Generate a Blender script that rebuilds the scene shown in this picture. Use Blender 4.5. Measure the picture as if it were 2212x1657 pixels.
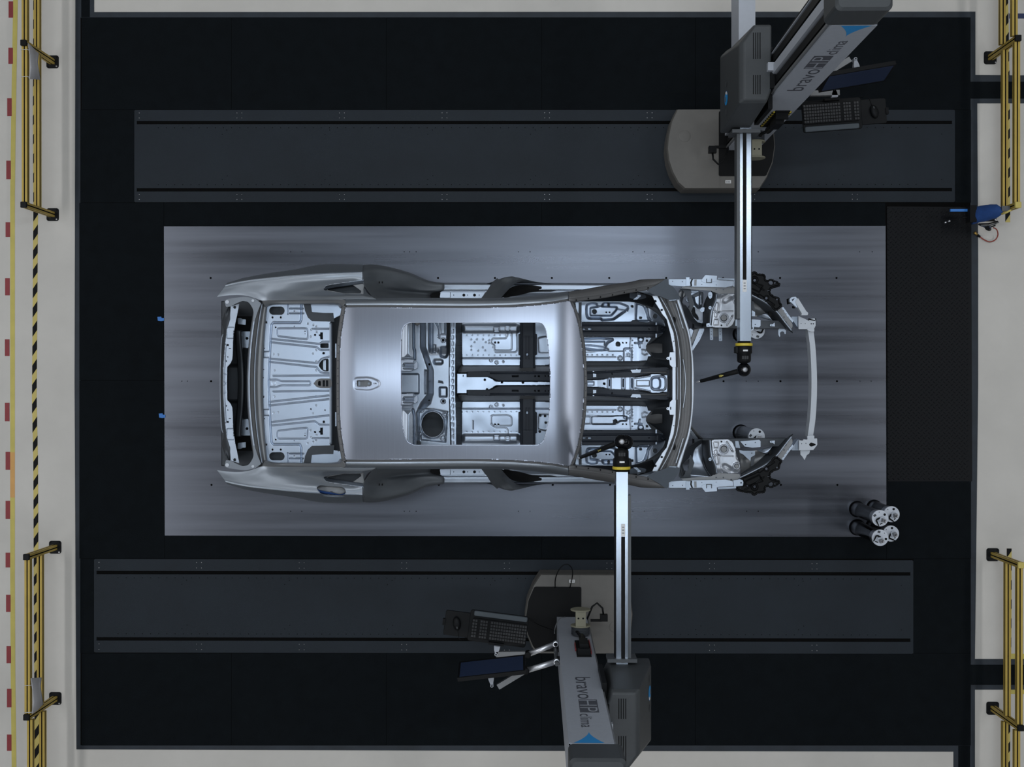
import bpy, bmesh, math, random
import numpy as np
from mathutils import Vector, Matrix, geometry

random.seed(7)
for _o in list(bpy.data.objects):
    bpy.data.objects.remove(_o, do_unlink=True)
SC = bpy.context.scene
COL = SC.collection

# ---------------------------------------------------------------- camera
FPX, HCAM = 2475.0, 10.0            # focal length in pixels of a 2212 px wide frame, camera height in metres
CX, CY = 1106.0, 828.5
NAD = (1155.0, 824.0)               # pixel looking straight down
_d0 = Vector(((NAD[0] - CX) / FPX, -(NAD[1] - CY) / FPX, -1.0)).normalized()
_q = _d0.rotation_difference(Vector((0, 0, -1)))
RM = np.array(_q.to_matrix())
cam_data = bpy.data.cameras.new('camera')
cam_data.sensor_fit = 'HORIZONTAL'
cam_data.sensor_width = 36.0
cam_data.lens = FPX / 2212.0 * 36.0
cam_data.clip_end = 100
cam = bpy.data.objects.new('camera', cam_data)
cam.location = (0, 0, HCAM)
cam.rotation_mode = 'QUATERNION'
cam.rotation_quaternion = _q
COL.objects.link(cam)
SC.camera = cam

# ---------------------------------------------------------------- world, ceiling lamps, exposure
W = bpy.data.worlds.new('hall')
SC.world = W
W.use_nodes = True
W.node_tree.nodes['Background'].inputs[0].default_value = (0.66, 0.78, 1.0, 1)
W.node_tree.nodes['Background'].inputs[1].default_value = 0.2

def area(name, loc, sx, sy, power, col=(0.86, 0.93, 1.0), rot=(0, 0, 0)):
    l = bpy.data.lights.new(name, 'AREA')
    l.shape = 'RECTANGLE'
    l.size, l.size_y, l.energy, l.color = sx, sy, power, col
    o = bpy.data.objects.new(name, l)
    o.location, o.rotation_euler = loc, rot
    COL.objects.link(o)
    return o

area('ceiling_lamp_centre', (-1.0, 0.45, 11.8), 7.0, 1.0, 600, (0.80, 0.90, 1.0))
area('ceiling_lamp_north', (1.6, 2.8, 11.6), 3.8, 0.45, 420, (0.80, 0.90, 1.0))
area('ceiling_lamp_south', (1.0, -1.95, 11.6), 3.8, 0.45, 190, (0.80, 0.90, 1.0))
area('ceiling_lamp_west', (-8.4, 0.0, 11.0), 0.8, 10.0, 1060, (0.95, 0.97, 1.0))
area('ceiling_lamp_east', (8.4, 0.0, 11.0), 0.8, 10.0, 790, (0.95, 0.97, 1.0))
area('ceiling_lamp_far_north', (0.0, 7.2, 11.0), 10.0, 0.7, 670, (0.95, 0.97, 1.0))
area('ceiling_lamp_far_south', (0.0, -7.2, 11.0), 10.0, 0.7, 670, (0.95, 0.97, 1.0))
SC.view_settings.view_transform = 'Standard'
SC.view_settings.look = 'None'
SC.view_settings.exposure = -1.70
SC.view_settings.gamma = 1.0
SC.view_settings.use_curve_mapping = False

# ---------------------------------------------------------------- pixel -> place
def PV(px, py, z):
    px, py, z = np.asarray(px, float), np.asarray(py, float), np.asarray(z, float)
    dx, dy, dz = (px - CX) / FPX, -(py - CY) / FPX, -np.ones_like(px)
    X = RM[0, 0] * dx + RM[0, 1] * dy + RM[0, 2] * dz
    Y = RM[1, 0] * dx + RM[1, 1] * dy + RM[1, 2] * dz
    Z = RM[2, 0] * dx + RM[2, 1] * dy + RM[2, 2] * dz
    t = (z - HCAM) / Z
    return X * t, Y * t, z + 0 * t

def P(px, py, z=0.0):
    a, b, c = PV(px, py, z)
    return Vector((float(a), float(b), float(c)))

def MY(pts):                        # the other half of the car, its axis lies on row 828.5
    return [(p[0], 1657.0 - p[1]) + tuple(p[2:]) for p in pts]

# ---------------------------------------------------------------- materials
MATS = {}
def mat(name, col, metal=0.0, rough=0.5, nscale=0, namt=0.0, stretch=(1, 1, 1), bump=0.0, bscale=60, spec=0.5, ramp=None, rvar=0.0, aniso=0.0):
    m = bpy.data.materials.new(name)
    m.use_nodes = True
    nt = m.node_tree
    b = nt.nodes['Principled BSDF']
    b.inputs['Base Color'].default_value = (*col, 1)
    b.inputs['Metallic'].default_value = metal
    b.inputs['Roughness'].default_value = rough
    b.inputs['Specular IOR Level'].default_value = spec
    if aniso:
        b.inputs['Anisotropic'].default_value = aniso
    if nscale or bump:
        tc = nt.nodes.new('ShaderNodeTexCoord')
        mp = nt.nodes.new('ShaderNodeMapping')
        mp.inputs['Scale'].default_value = stretch
        nt.links.new(tc.outputs['Object'], mp.inputs['Vector'])
    if nscale:
        n = nt.nodes.new('ShaderNodeTexNoise')
        n.inputs['Scale'].default_value = nscale
        n.inputs['Detail'].default_value = 6
        n.inputs['Roughness'].default_value = 0.6
        nt.links.new(mp.outputs[0], n.inputs['Vector'])
        r = nt.nodes.new('ShaderNodeMapRange')
        r.inputs['From Min'].default_value, r.inputs['From Max'].default_value = 0.3, 0.7
        r.inputs['To Min'].default_value, r.inputs['To Max'].default_value = 1 - namt, 1 + namt
        nt.links.new(n.outputs['Fac'], r.inputs['Value'])
        mx = nt.nodes.new('ShaderNodeMix')
        mx.data_type, mx.blend_type = 'RGBA', 'MULTIPLY'
        mx.inputs[0].default_value = 1
        mx.inputs[6].default_value = (*col, 1)
        nt.links.new(r.outputs[0], mx.inputs[7])
        nt.links.new(mx.outputs[2], b.inputs['Base Color'])
        if rvar:
            r2 = nt.nodes.new('ShaderNodeMapRange')
            r2.inputs['From Min'].default_value, r2.inputs['From Max'].default_value = 0.3, 0.7
            r2.inputs['To Min'].default_value, r2.inputs['To Max'].default_value = rough - rvar, rough + rvar
            nt.links.new(n.outputs['Fac'], r2.inputs['Value'])
            nt.links.new(r2.outputs[0], b.inputs['Roughness'])
    if bump:
        n2 = nt.nodes.new('ShaderNodeTexNoise')
        n2.inputs['Scale'].default_value = bscale
        n2.inputs['Detail'].default_value = 3
        nt.links.new(mp.outputs[0], n2.inputs['Vector'])
        bp = nt.nodes.new('ShaderNodeBump')
        bp.inputs['Strength'].default_value = bump
        bp.inputs['Distance'].default_value = 0.004
        nt.links.new(n2.outputs['Fac'], bp.inputs['Height'])
        nt.links.new(bp.outputs[0], b.inputs['Normal'])
    MATS[name] = m
    return m

M_CONC = mat('painted_concrete', (0.52, 0.495, 0.455), 0, 0.7, 1.3, 0.07, bump=0.15, bscale=25)
M_RUBBER = mat('black_rubber_matting', (0.0030, 0.0046, 0.0060), 0, 0.8, 9, 0.18, bump=0.5, bscale=130, spec=0.09)
M_EDGE = mat('dark_blue_edge_paint', (0.014, 0.020, 0.028), 0, 0.6, 6, 0.25, spec=0.4)
M_TRACK = mat('dark_steel_cover', (0.0095, 0.0145, 0.0205), 0.0, 0.55, 3, 0.10, bump=0.15, bscale=150, spec=0.22)
M_SLOT = mat('black_slot', (0.002, 0.002, 0.002), 0, 0.9, spec=0.1)
M_PLATE = mat('brushed_plate_steel', (0.105, 0.113, 0.134), 0.88, 0.30, 2.2, 0.17, stretch=(0.08, 2.4, 1), rvar=0.07, bump=0.03, bscale=90)
M_CHECK = mat('checker_plate_steel', (0.0032, 0.0038, 0.005), 0.2, 0.45, spec=0.15)
M_CHECK2 = mat('checker_plate_stud', (0.014, 0.016, 0.019), 0.7, 0.34)  # brighter than the plate, so part of the studs' glint is base colour
M_YEL = mat('yellow_anodised_profile', (0.43, 0.30, 0.06), 0.25, 0.5, 8, 0.08)
M_YCAP = mat('yellow_plastic_cap', (0.5, 0.40, 0.10), 0, 0.5)
M_BLK = mat('black_plastic', (0.0040, 0.0044, 0.0050), 0, 0.5, spec=0.16)
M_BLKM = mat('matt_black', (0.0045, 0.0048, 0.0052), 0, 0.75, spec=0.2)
M_YTAPE = mat('yellow_floor_tape', (0.50, 0.42, 0.10), 0, 0.6, 5, 0.1)
M_HTAPE = mat('hazard_tape_yellow', (0.50, 0.40, 0.11), 0, 0.55, 5, 0.1)
M_OTAPE = mat('orange_floor_tape', (0.56, 0.30, 0.09), 0, 0.6, 5, 0.1)
M_RTAPE = mat('red_floor_tape', (0.22, 0.020, 0.024), 0, 0.55, 5, 0.1)
M_BTAPE = mat('blue_tape', (0.02, 0.16, 0.50), 0, 0.5)
M_NAVY = mat('navy_tape', (0.01, 0.02, 0.08), 0, 0.5)
M_ROOF = mat('brushed_sheet_steel', (0.34, 0.37, 0.44), 0.95, 0.30, 3.0, 0.03, stretch=(30, 0.8, 1))
M_BODY = mat('satin_outer_skin', (0.33, 0.365, 0.41), 0.8, 0.36, 5, 0.03)
M_ZINC = mat('bright_galvanised_sheet', (0.39, 0.45, 0.54), 0.92, 0.34, 6, 0.05, rvar=0.05)
M_ZINC2 = mat('dull_galvanised_sheet', (0.33, 0.375, 0.44), 0.9, 0.34, 7, 0.10, rvar=0.05)
M_FLANGE = mat('pale_flange_steel', (0.44, 0.50, 0.585), 0.6, 0.42, 9, 0.06)
M_COWL = mat('bright_cowl_flange', (0.62, 0.68, 0.76), 0.5, 0.42, 9, 0.05)
M_ECOAT = mat('blue_black_steel', (0.012, 0.0165, 0.025), 0.1, 0.42, 7, 0.12, spec=0.3)
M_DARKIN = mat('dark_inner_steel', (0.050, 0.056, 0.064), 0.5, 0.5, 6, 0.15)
M_PRIM = mat('grey_sealed_steel', (0.125, 0.125, 0.127), 0.25, 0.5, 5, 0.08)
M_GUSSET = mat('grey_zinc_steel', (0.19, 0.21, 0.235), 0.6, 0.42, 6, 0.08)
M_PRIM2 = mat('grey_panel_steel', (0.20, 0.205, 0.21), 0.5, 0.45, 5, 0.08)
M_SHUT = mat('dark_satin_skin', (0.125, 0.138, 0.152), 0.4, 0.42, 5, 0.06)
M_WALL = mat('hall_wall_paint', (0.42, 0.43, 0.44), 0, 0.8)
M_CEIL = mat('hall_ceiling', (0.09, 0.092, 0.095), 0, 0.8)
M_SLATE = mat('slate_sheet', (0.040, 0.052, 0.068), 0.1, 0.5, 30, 0.06)
M_CAST = mat('cast_aluminium', (0.50, 0.53, 0.58), 0.85, 0.38, 14, 0.13, bump=0.18, bscale=24, rvar=0.05)
M_WHITE = mat('white_powder_coat', (0.46, 0.49, 0.53), 0.1, 0.45)
M_BEIGE = mat('beige_cover', (0.118, 0.112, 0.102), 0, 0.6, 12, 0.05)
M_HOUS = mat('grey_housing', (0.036, 0.040, 0.043), 0, 0.55, 40, 0.06)
M_PANEL = mat('light_grey_column_paint', (0.31, 0.33, 0.37), 0, 0.5, 30, 0.04)
M_PANEL2 = mat('pale_grey_tube_paint', (0.37, 0.39, 0.43), 0, 0.5, 30, 0.03)
M_LETTER = mat('dark_grey_lettering', (0.062, 0.065, 0.078), 0, 0.5)
M_BLUE = mat('bright_blue_print', (0.012, 0.22, 0.52), 0, 0.5)
M_ALU = mat('polished_aluminium_rail', (0.40, 0.44, 0.50), 1.0, 0.24, 4, 0.03, stretch=(8, 0.3, 1))
M_CREAM = mat('cream_plastic', (0.20, 0.19, 0.135), 0, 0.5)
M_STICK = mat('white_sticker', (0.62, 0.62, 0.62), 0, 0.5)
M_CHROME = mat('chrome_arm', (0.72, 0.73, 0.76), 0.9, 0.34)
M_GARM = mat('grey_arm', (0.07, 0.075, 0.08), 0.2, 0.45)
M_SCREEN = mat('dark_blue_screen', (0.016, 0.027, 0.062), 0, 0.4, spec=0.4)
M_KEY = mat('black_keys', (0.007, 0.007, 0.008), 0, 0.5)
M_REST = mat('grey_wrist_rest', (0.05, 0.062, 0.072), 0, 0.55)
M_POST = mat('black_gloss_paint', (0.003, 0.0034, 0.0045), 0, 0.18, spec=0.14)
M_CAPW = mat('white_machined_top', (0.47, 0.50, 0.55), 0.2, 0.45)
M_STEEL = mat('plain_steel', (0.30, 0.30, 0.31), 0.9, 0.35)
M_CLOTH = mat('blue_cloth', (0.008, 0.045, 0.175), 0, 0.8, 30, 0.12, bump=0.4, bscale=60)
M_RED = mat('red_hose_rubber', (0.25, 0.035, 0.02), 0, 0.5)
M_BRASS = mat('brass_fitting', (0.42, 0.26, 0.07), 0.8, 0.4)
M_RUST = mat('rust_smoke_stain', (0.06, 0.045, 0.03), 0, 0.8, 10, 0.3)
M_PAPER = mat('pale_paper', (0.43, 0.42, 0.43), 0, 0.6)
M_YRING = mat('yellow_ring', (0.55, 0.42, 0.03), 0, 0.4)
M_REDP = mat('red_plastic', (0.20, 0.01, 0.012), 0, 0.4)

# ---------------------------------------------------------------- objects
def tag(o, label=None, cat=None, group=None, kind=None):
    if label: o['label'] = label
    if cat: o['category'] = cat
    if group: o['group'] = group
    if kind: o['kind'] = kind
    return o

def empty(name, loc, rz=0.0, label=None, cat=None, group=None):
    o = bpy.data.objects.new(name, None)
    o.empty_display_size = 0.1
    o.location = loc
    o.rotation_euler = (0, 0, rz)
    COL.objects.link(o)
    return tag(o, label, cat, group)

def link(name, me, parent=None, local=False):
    o = bpy.data.objects.new(name, me)
    COL.objects.link(o)
    if parent is not None:
        o.parent = parent
        if not local:                # geometry is given in world space
            M = Matrix.Identity(4)
            p = parent
            ch = []
            while p is not None:
                ch.append(p)
                p = p.parent
            for p in reversed(ch):
                M = M @ Matrix.LocRotScale(p.location, p.rotation_euler.to_quaternion(), p.scale)
            o.matrix_parent_inverse = Matrix.Identity(4)
            inv = M.inverted()
            loc, rot, sc = inv.decompose()
            o.location, o.rotation_euler, o.scale = loc, rot.to_euler(), sc
    return o

class MB:
    """collects shapes into one mesh; materials by slot"""
    def __init__(s):
        s.v, s.f, s.mi, s.sm, s.mats = [], [], [], [], []
    def slot(s, m):
        if m not in s.mats: s.mats.append(m)
        return s.mats.index(m)
    def add(s, vs, fs, m, smooth=False):
        k, n = s.slot(m), len(s.v)
        s.v += [tuple(v) for v in vs]
        for f in fs:
            s.f.append([i + n for i in f]); s.mi.append(k); s.sm.append(smooth)
        return s
    def prism(s, poly, z0, z1, m, smooth=False):     # poly: world xy, closed
        n = len(poly)
        if sum(poly[i][0] * poly[(i + 1) % n][1] - poly[(i + 1) % n][0] * poly[i][1] for i in range(n)) < 0:
            poly = poly[::-1]
        vs = [(p[0], p[1], z0) for p in poly] + [(p[0], p[1], z1) for p in poly]
        fs = [list(range(n))[::-1], list(range(n, 2 * n))] + [[i, (i + 1) % n, n + (i + 1) % n, n + i] for i in range(n)]
        return s.add(vs, fs, m, smooth)
    def box(s, c, d, m, R=None):
        hx, hy, hz = d[0] / 2, d[1] / 2, d[2] / 2
        vs = [Vector((sx * hx, sy * hy, sz * hz)) for sz in (-1, 1) for sy in (-1, 1) for sx in (-1, 1)]
        if R is not None: vs = [R @ v for v in vs]
        vs = [v + Vector(c) for v in vs]
        return s.add(vs, [(0, 2, 3, 1), (4, 5, 7, 6), (0, 1, 5, 4), (2, 6, 7, 3), (0, 4, 6, 2), (1, 3, 7, 5)], m)
    def rbox(s, c, d, r, m, R=None, seg=4):          # box with rounded vertical edges and a small top bevel
        hx, hy, hz = d[0] / 2, d[1] / 2, d[2] / 2
        r = min(r, hx * .98, hy * .98)
        pts = []
        for qx, qy, a0 in ((1, 1, 0), (-1, 1, 90), (-1, -1, 180), (1, -1, 270)):
            for k in range(seg + 1):
                a = math.radians(a0 + 90 * k / seg)
                pts.append((qx * (hx - r) + r * math.cos(a), qy * (hy - r) + r * math.sin(a)))
        n = len(pts)
        b = min(r * .5, hz * .4)
        rings = [(1, -hz), (1, hz - b), (None, hz)]
        vs = []
        for kk, z in rings:
            for x, y in pts:
                if kk is None:
                    L = math.hypot(x, y) or 1
                    vs.append(Vector((x - b * (1 if x > 0 else -1) * min(1, abs(x) / hx), y - b * (1 if y > 0 else -1) * min(1, abs(y) / hy), z)))
                else:
                    vs.append(Vector((x, y, z)))
        if R is not None: vs = [R @ v for v in vs]
        vs = [v + Vector(c) for v in vs]
        fs = [list(range(n))[::-1], list(range(2 * n, 3 * n))]
        for q in range(2):
            fs += [[q * n + i, q * n + (i + 1) % n, (q + 1) * n + (i + 1) % n, (q + 1) * n + i] for i in range(n)]
        return s.add(vs, fs, m)
    def tube(s, path, r, m, n=10, cap=True):
        path = [Vector(p) for p in path]
        rs = r if isinstance(r, (list, tuple)) else [r] * len(path)
        vs, fs = [], []
        up = None
        for i, p in enumerate(path):
            d = (path[min(i + 1, len(path) - 1)] - path[max(i - 1, 0)]).normalized()
            if up is None:
                up = Vector((0, 0, 1)) if abs(d.z) < 0.9 else Vector((1, 0, 0))
            a = d.cross(up).normalized()
            up = a.cross(d).normalized()
            for k in range(n):
                t = 2 * math.pi * k / n
                vs.append(p + (a * math.cos(t) + up * math.sin(t)) * rs[i])
        for i in range(len(path) - 1):
            for k in range(n):
                fs.append([i * n + k, i * n + (k + 1) % n, (i + 1) * n + (k + 1) % n, (i + 1) * n + k])
        s.add(vs, fs, m, True)
        if cap:
            q = len(s.v) - len(vs)
            for base in (0, (len(path) - 1) * n):
                s.f.append([q + base + k for k in range(n)]); s.mi.append(s.slot(m)); s.sm.append(False)
        return s
    def lathe(s, c, prof, m, n=28, ax=None, smooth=True):   # prof: (radius, height) along axis
        ax = Vector(ax).normalized() if ax is not None else Vector((0, 0, 1))
        a = ax.orthogonal().normalized()
        b = ax.cross(a)
        vs, fs = [], []
        for r, h in prof:
            for k in range(n):
                t = 2 * math.pi * k / n
                vs.append(Vector(c) + ax * h + (a * math.cos(t) + b * math.sin(t)) * r)
        for i in range(len(prof) - 1):
            for k in range(n):
                fs.append([i * n + k, i * n + (k + 1) % n, (i + 1) * n + (k + 1) % n, (i + 1) * n + k])
        fs.append([k for k in range(n)][::-1])
        fs.append([(len(prof) - 1) * n + k for k in range(n)])
        return s.add(vs, fs, m, smooth and len(prof) > 4)
    def ball(s, c, r, m, n=20):
        pr = [(r * math.sin(math.pi * i / 12) + 1e-5, -r * math.cos(math.pi * i / 12)) for i in range(13)]
        return s.lathe(c, pr, m, n)
    def build(s, name, parent=None, local=False, smooth=None):
        me = bpy.data.meshes.new(name)
        me.from_pydata(s.v, [], s.f)
        for m in s.mats: me.materials.append(m)
        me.polygons.foreach_set('material_index', s.mi)
        me.polygons.foreach_set('use_smooth', s.sm)
        bm = bmesh.new()
        bm.from_mesh(me)
        bmesh.ops.recalc_face_normals(bm, faces=bm.faces)
        bm.to_mesh(me)
        bm.free()
        me.update()
        return link(name, me, parent, local)

# ---------------------------------------------------------------- signed distances in the sheet's own plan (pixels)
def sdp(pts):
    A = np.array([p[:2] for p in pts], float)
    B = np.roll(A, -1, 0)
    def f(X, Y):
        d = np.full(X.shape, 1e9)
        ins = np.zeros(X.shape, bool)
        for (ax, ay), (bx, by) in zip(A, B):
            ex, ey = bx - ax, by - ay
            L = ex * ex + ey * ey + 1e-12
            t = np.clip(((X - ax) * ex + (Y - ay) * ey) / L, 0, 1)
            d = np.minimum(d, (X - ax - t * ex) ** 2 + (Y - ay - t * ey) ** 2)
            c = (ay > Y) != (by > Y)
            if abs(ey) > 1e-9:
                ins ^= c & (X < ax + (Y - ay) / ey * ex)
        d = np.sqrt(d)
        return np.where(ins, -d, d)
    return f
def sdc(x, y, r, k=1.0):
    return lambda X, Y: np.hypot(X - x, (Y - y) / k) - r
def sdb(x0, y0, x1, y1, r=0.0):
    cx, cy, hx, hy = (x0 + x1) / 2, (y0 + y1) / 2, abs(x1 - x0) / 2 - r, abs(y1 - y0) / 2 - r
    def f(X, Y):
        qx, qy = np.abs(X - cx) - hx, np.abs(Y - cy) - hy
        return np.hypot(np.maximum(qx, 0), np.maximum(qy, 0)) + np.minimum(np.maximum(qx, qy), 0) - r
    return f
def sdl(pts, w=0.0):
    def f(X, Y):
        d = np.full(X.shape, 1e9)
        for (ax, ay), (bx, by) in zip(pts[:-1], pts[1:]):
            ex, ey = bx - ax, by - ay
            L = ex * ex + ey * ey + 1e-12
            t = np.clip(((X - ax) * ex + (Y - ay) * ey) / L, 0, 1)
            d = np.minimum(d, np.hypot(X - ax - t * ex, Y - ay - t * ey))
        return d - w
    return f
def both(f):
    return lambda X, Y: f(X, np.where(Y > 828.5, 1657.0 - Y, Y))
def low(f):                          # mirrored copy only
    return lambda X, Y: f(X, 1657.0 - Y)
def sm(t):
    t = np.clip(t, 0, 1)
    return t * t * (3 - 2 * t)
def up(sd, h, soft=3.0):             # raise (or sink) the area inside sd
    return lambda X, Y: h * sm(0.5 - sd(X, Y) / soft)
def rib(pts, w, h):                  # bead along a line
    g = sdl(pts)
    return lambda X, Y: h * sm(1 - g(X, Y) / w)
def ring(sd, w, h):                  # bead along a contour
    return lambda X, Y: h * sm(1 - np.abs(sd(X, Y)) / w)
def interp(xs, ys):
    return lambda t: np.interp(t, xs, ys)

def _mesh(name, V, F, m, parent, smooth=True, thick=0.0):
    me = bpy.data.meshes.new(name)
    me.from_pydata([tuple(v) for v in V], [], F)
    me.materials.append(m)
    me.polygons.foreach_set('use_smooth', [smooth] * len(F))
    me.update()
    if len(F):
        nz = sum(p.normal.z for p in me.polygons[:min(len(F), 4000)])
        if nz < 0: me.flip_normals()
    o = link(name, me, parent)
    if thick:
        s = o.modifiers.new('sheet', 'SOLIDIFY')
        s.thickness, s.offset = thick, -1
    return o

def hf(name, m, outline, zf, feats=(), holes=(), step=1.3, parent=None, thick=0.0015, skirt=0.0):
    """pressed sheet: plan outline, base height zf, pressed features, punched holes"""
    so = outline if callable(outline) else sdp(outline)
    bb = hf.bb if callable(outline) else (min(p[0] for p in outline), min(p[1] for p in outline), max(p[0] for p in outline), max(p[1] for p in outline))
    x0, y0, x1, y1 = bb
    nx, ny = int((x1 - x0) / step) + 3, int((y1 - y0) / step) + 3
    xs, ys = np.linspace(x0 - step * .5, x1 + step * .5, nx), np.linspace(y0 - step * .5, y1 + step * .5, ny)
    X, Y = np.meshgrid(xs, ys)
    def S(X, Y):
        s = so(X, Y)
        for h in holes: s = np.maximum(s, -h(X, Y))
        return s
    s = S(X, Y)
    cen = (s[:-1, :-1] + s[1:, :-1] + s[:-1, 1:] + s[1:, 1:]) / 4
    keep = cen < 0
    e = 0.15
    for _ in range(2):
        gx, gy = (S(X + e, Y) - S(X - e, Y)) / (2 * e), (S(X, Y + e) - S(X, Y - e)) / (2 * e)
        g2 = np.maximum(gx * gx + gy * gy, 0.3)
        s = S(X, Y)
        mv = np.abs(s) < step * .8
        X, Y = X - np.where(mv, s * gx / g2, 0), Y - np.where(mv, s * gy / g2, 0)
    zf_ = zf if callable(zf) else (lambda X, Y: zf + 0 * X)
    Z = zf_(X, Y)
    for f in feats: Z = Z + f(X, Y)
    wx, wy, wz = PV(X, Y, Z)
    idx = -np.ones(X.shape, int)
    used = np.zeros(X.shape, bool)
    used[:-1, :-1] |= keep; used[1:, :-1] |= keep; used[:-1, 1:] |= keep; used[1:, 1:] |= keep
    idx[used] = np.arange(used.sum())
    V = np.stack([wx[used], wy[used], wz[used]], 1)
    a, b, c, d = idx[:-1, :-1][keep], idx[:-1, 1:][keep], idx[1:, 1:][keep], idx[1:, :-1][keep]
    F = np.stack([a, b, c, d], 1).tolist()
    return _mesh(name, V.tolist(), F, m, parent, True, thick)

def cr(pts, n):                      # even resampling of a smooth curve through the points
    A = np.array(pts, float)
    if len(A) == 2:
        t = np.linspace(0, 1, n)[:, None]
        return A[0] * (1 - t) + A[1] * t
    L = np.concatenate([[0], np.cumsum(np.linalg.norm(np.diff(A[:, :2], axis=0), axis=1) + 1e-9)])
    L /= L[-1]
    T = np.linspace(0, 1, n)
    tan = np.zeros_like(A)
    tan[1:-1] = (A[2:] - A[:-2]) / (L[2:] - L[:-2])[:, None]
    tan[0], tan[-1] = (A[1] - A[0]) / (L[1] - L[0]), (A[-1] - A[-2]) / (L[-1] - L[-2])
    k = np.clip(np.searchsorted(L, T, 'right') - 1, 0, len(A) - 2)
    h = (L[k + 1] - L[k])[:, None]
    u = ((T - L[k])[:, None]) / h
    h00, h10, h01, h11 = 2 * u**3 - 3 * u**2 + 1, u**3 - 2 * u**2 + u, -2 * u**3 + 3 * u**2, u**3 - u**2
    return h00 * A[k] + h10 * h * tan[k] + h01 * A[k + 1] + h11 * h * tan[k + 1]

def loft(name, m, curves, nu=80, nv=6, holes=(), parent=None, thick=0.0015, lin=False, mirror=False, smooth=True, feats=()):
    """sheet through a family of curves given as (px, py, z)"""
    R = [cr(c, nu) for c in curves]
    rows = []
    for i in range(len(R) - 1):
        for k in range(nv):
            u = k / nv
            if lin:
                rows.append(R[i] * (1 - u) + R[i + 1] * u)
            else:
                p0, p1, p2, p3 = R[max(i - 1, 0)], R[i], R[i + 1], R[min(i + 2, len(R) - 1)]
                t0 = (p2 - p0) * (0.5 if i > 0 else 1.0)
                t1 = (p3 - p1) * (0.5 if i + 2 < len(R) else 1.0)
                rows.append((2*u**3-3*u**2+1)*p1 + (u**3-2*u**2+u)*t0 + (-2*u**3+3*u**2)*p2 + (u**3-u**2)*t1)
    rows.append(R[-1])
    G = np.array(rows)
    X, Y, Z = G[:, :, 0].copy(), G[:, :, 1].copy(), G[:, :, 2].copy()
    keep = np.ones((X.shape[0] - 1, X.shape[1] - 1), bool)
    if holes:
        def S(X, Y):
            s = np.full(X.shape, -1e3)
            for h in holes: s = np.maximum(s, -h(X, Y))
            return s
        s = S(X, Y)
        keep = (s[:-1, :-1] + s[1:, :-1] + s[:-1, 1:] + s[1:, 1:]) / 4 < 0
        for _ in range(2):
            e = 0.15
            gx, gy = (S(X + e, Y) - S(X - e, Y)) / (2 * e), (S(X, Y + e) - S(X, Y - e)) / (2 * e)
            g2 = np.maximum(gx * gx + gy * gy, 0.3)
            s = S(X, Y)
            mv = np.abs(s) < 1.3
            X, Y = X - np.where(mv, s * gx / g2, 0), Y - np.where(mv, s * gy / g2, 0)
    for f in feats: Z = Z + f(X, Y)
    if mirror: Y = 1657.0 - Y
    wx, wy, wz = PV(X, Y, Z)
    idx = np.arange(X.size).reshape(X.shape)
    V = np.stack([wx.ravel(), wy.ravel(), wz.ravel()], 1)
    F = np.stack([idx[:-1, :-1][keep], idx[:-1, 1:][keep], idx[1:, 1:][keep], idx[1:, :-1][keep]], 1)
    us = np.zeros(X.size, bool); us[F.ravel()] = True
    re = np.cumsum(us) - 1
    return _mesh(name, V[us].tolist(), re[F].tolist(), m, parent, smooth, thick)

def plate(name, m, outline, z, th=0.003, holes=(), parent=None, zs=None, mb=None):
    """flat cut-out: outline px; z a number or f(px,py); holes: lists of px points"""
    loops = [outline] + list(holes)
    zf = z if callable(z) else (lambda x, y: z)
    pts = [(p[0], p[1]) for L in loops for p in L]
    tris = geometry.tessellate_polygon([[Vector((p[0], p[1], 0)) for p in L] for L in loops])
    n = len(pts)
    top = [P(x, y, zf(x, y)) for x, y in pts]
    bot = [P(x, y, zf(x, y)) - Vector((0, 0, th)) for x, y in pts]
    # keep the under face the same size: drop straight down
    bot = [Vector((t.x, t.y, t.z - th)) for t in top]
    fs = [list(t) for t in tris] + [[t[0] + n, t[2] + n, t[1] + n] for t in tris]
    k = 0
    for L in loops:
        q = len(L)
        for i in range(q):
            fs.append([k + i, k + (i + 1) % q, n + k + (i + 1) % q, n + k + i])
        k += q
    if mb is not None:
        mb.add(top + bot, fs, m)
        return mb
    b = MB()
    b.add(top + bot, fs, m)
    return b.build(name, parent)

def circ(x, y, r, n=16, k=1.0):
    return [(x + r * math.cos(2 * math.pi * i / n), y + r * k * math.sin(2 * math.pi * i / n)) for i in range(n)]

def rpoly(pts, r=3.0, seg=4):        # polygon with rounded corners
    out = []
    n = len(pts)
    for i in range(n):
        p0, p1, p2 = Vector(pts[i - 1][:2]), Vector(pts[i][:2]), Vector(pts[(i + 1) % n][:2])
        rr = pts[i][2] if len(pts[i]) > 2 else r
        a, b = (p0 - p1), (p2 - p1)
        q = min(rr, a.length * .45, b.length * .45)
        if q < 0.2:
            out.append((p1.x, p1.y)); continue
        A, B = p1 + a.normalized() * q, p1 + b.normalized() * q
        for k in range(seg + 1):
            t = k / seg
            v = A * (1 - t) ** 2 + p1 * 2 * t * (1 - t) + B * t * t
            out.append((v.x, v.y))
    return out
# ================================================================ floor of the measuring hall
def slab(name, pts, z0, z1, m, label=None, cat=None, kind=None, group=None, parent=None, bits=None):
    b = MB()
    b.prism([P(x, y, z1)[:2] for x, y in pts], z0, z1, m)
    o = b.build(name, parent)
    return tag(o, label, cat, group, kind)

b = MB()
b.box((0, 0, -0.06), (19.2, 16.2, 0.12), M_CONC)
tag(b.build('floor'), 'pale grey painted concrete floor around the dark measuring bay', 'floor', kind='structure')

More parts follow.
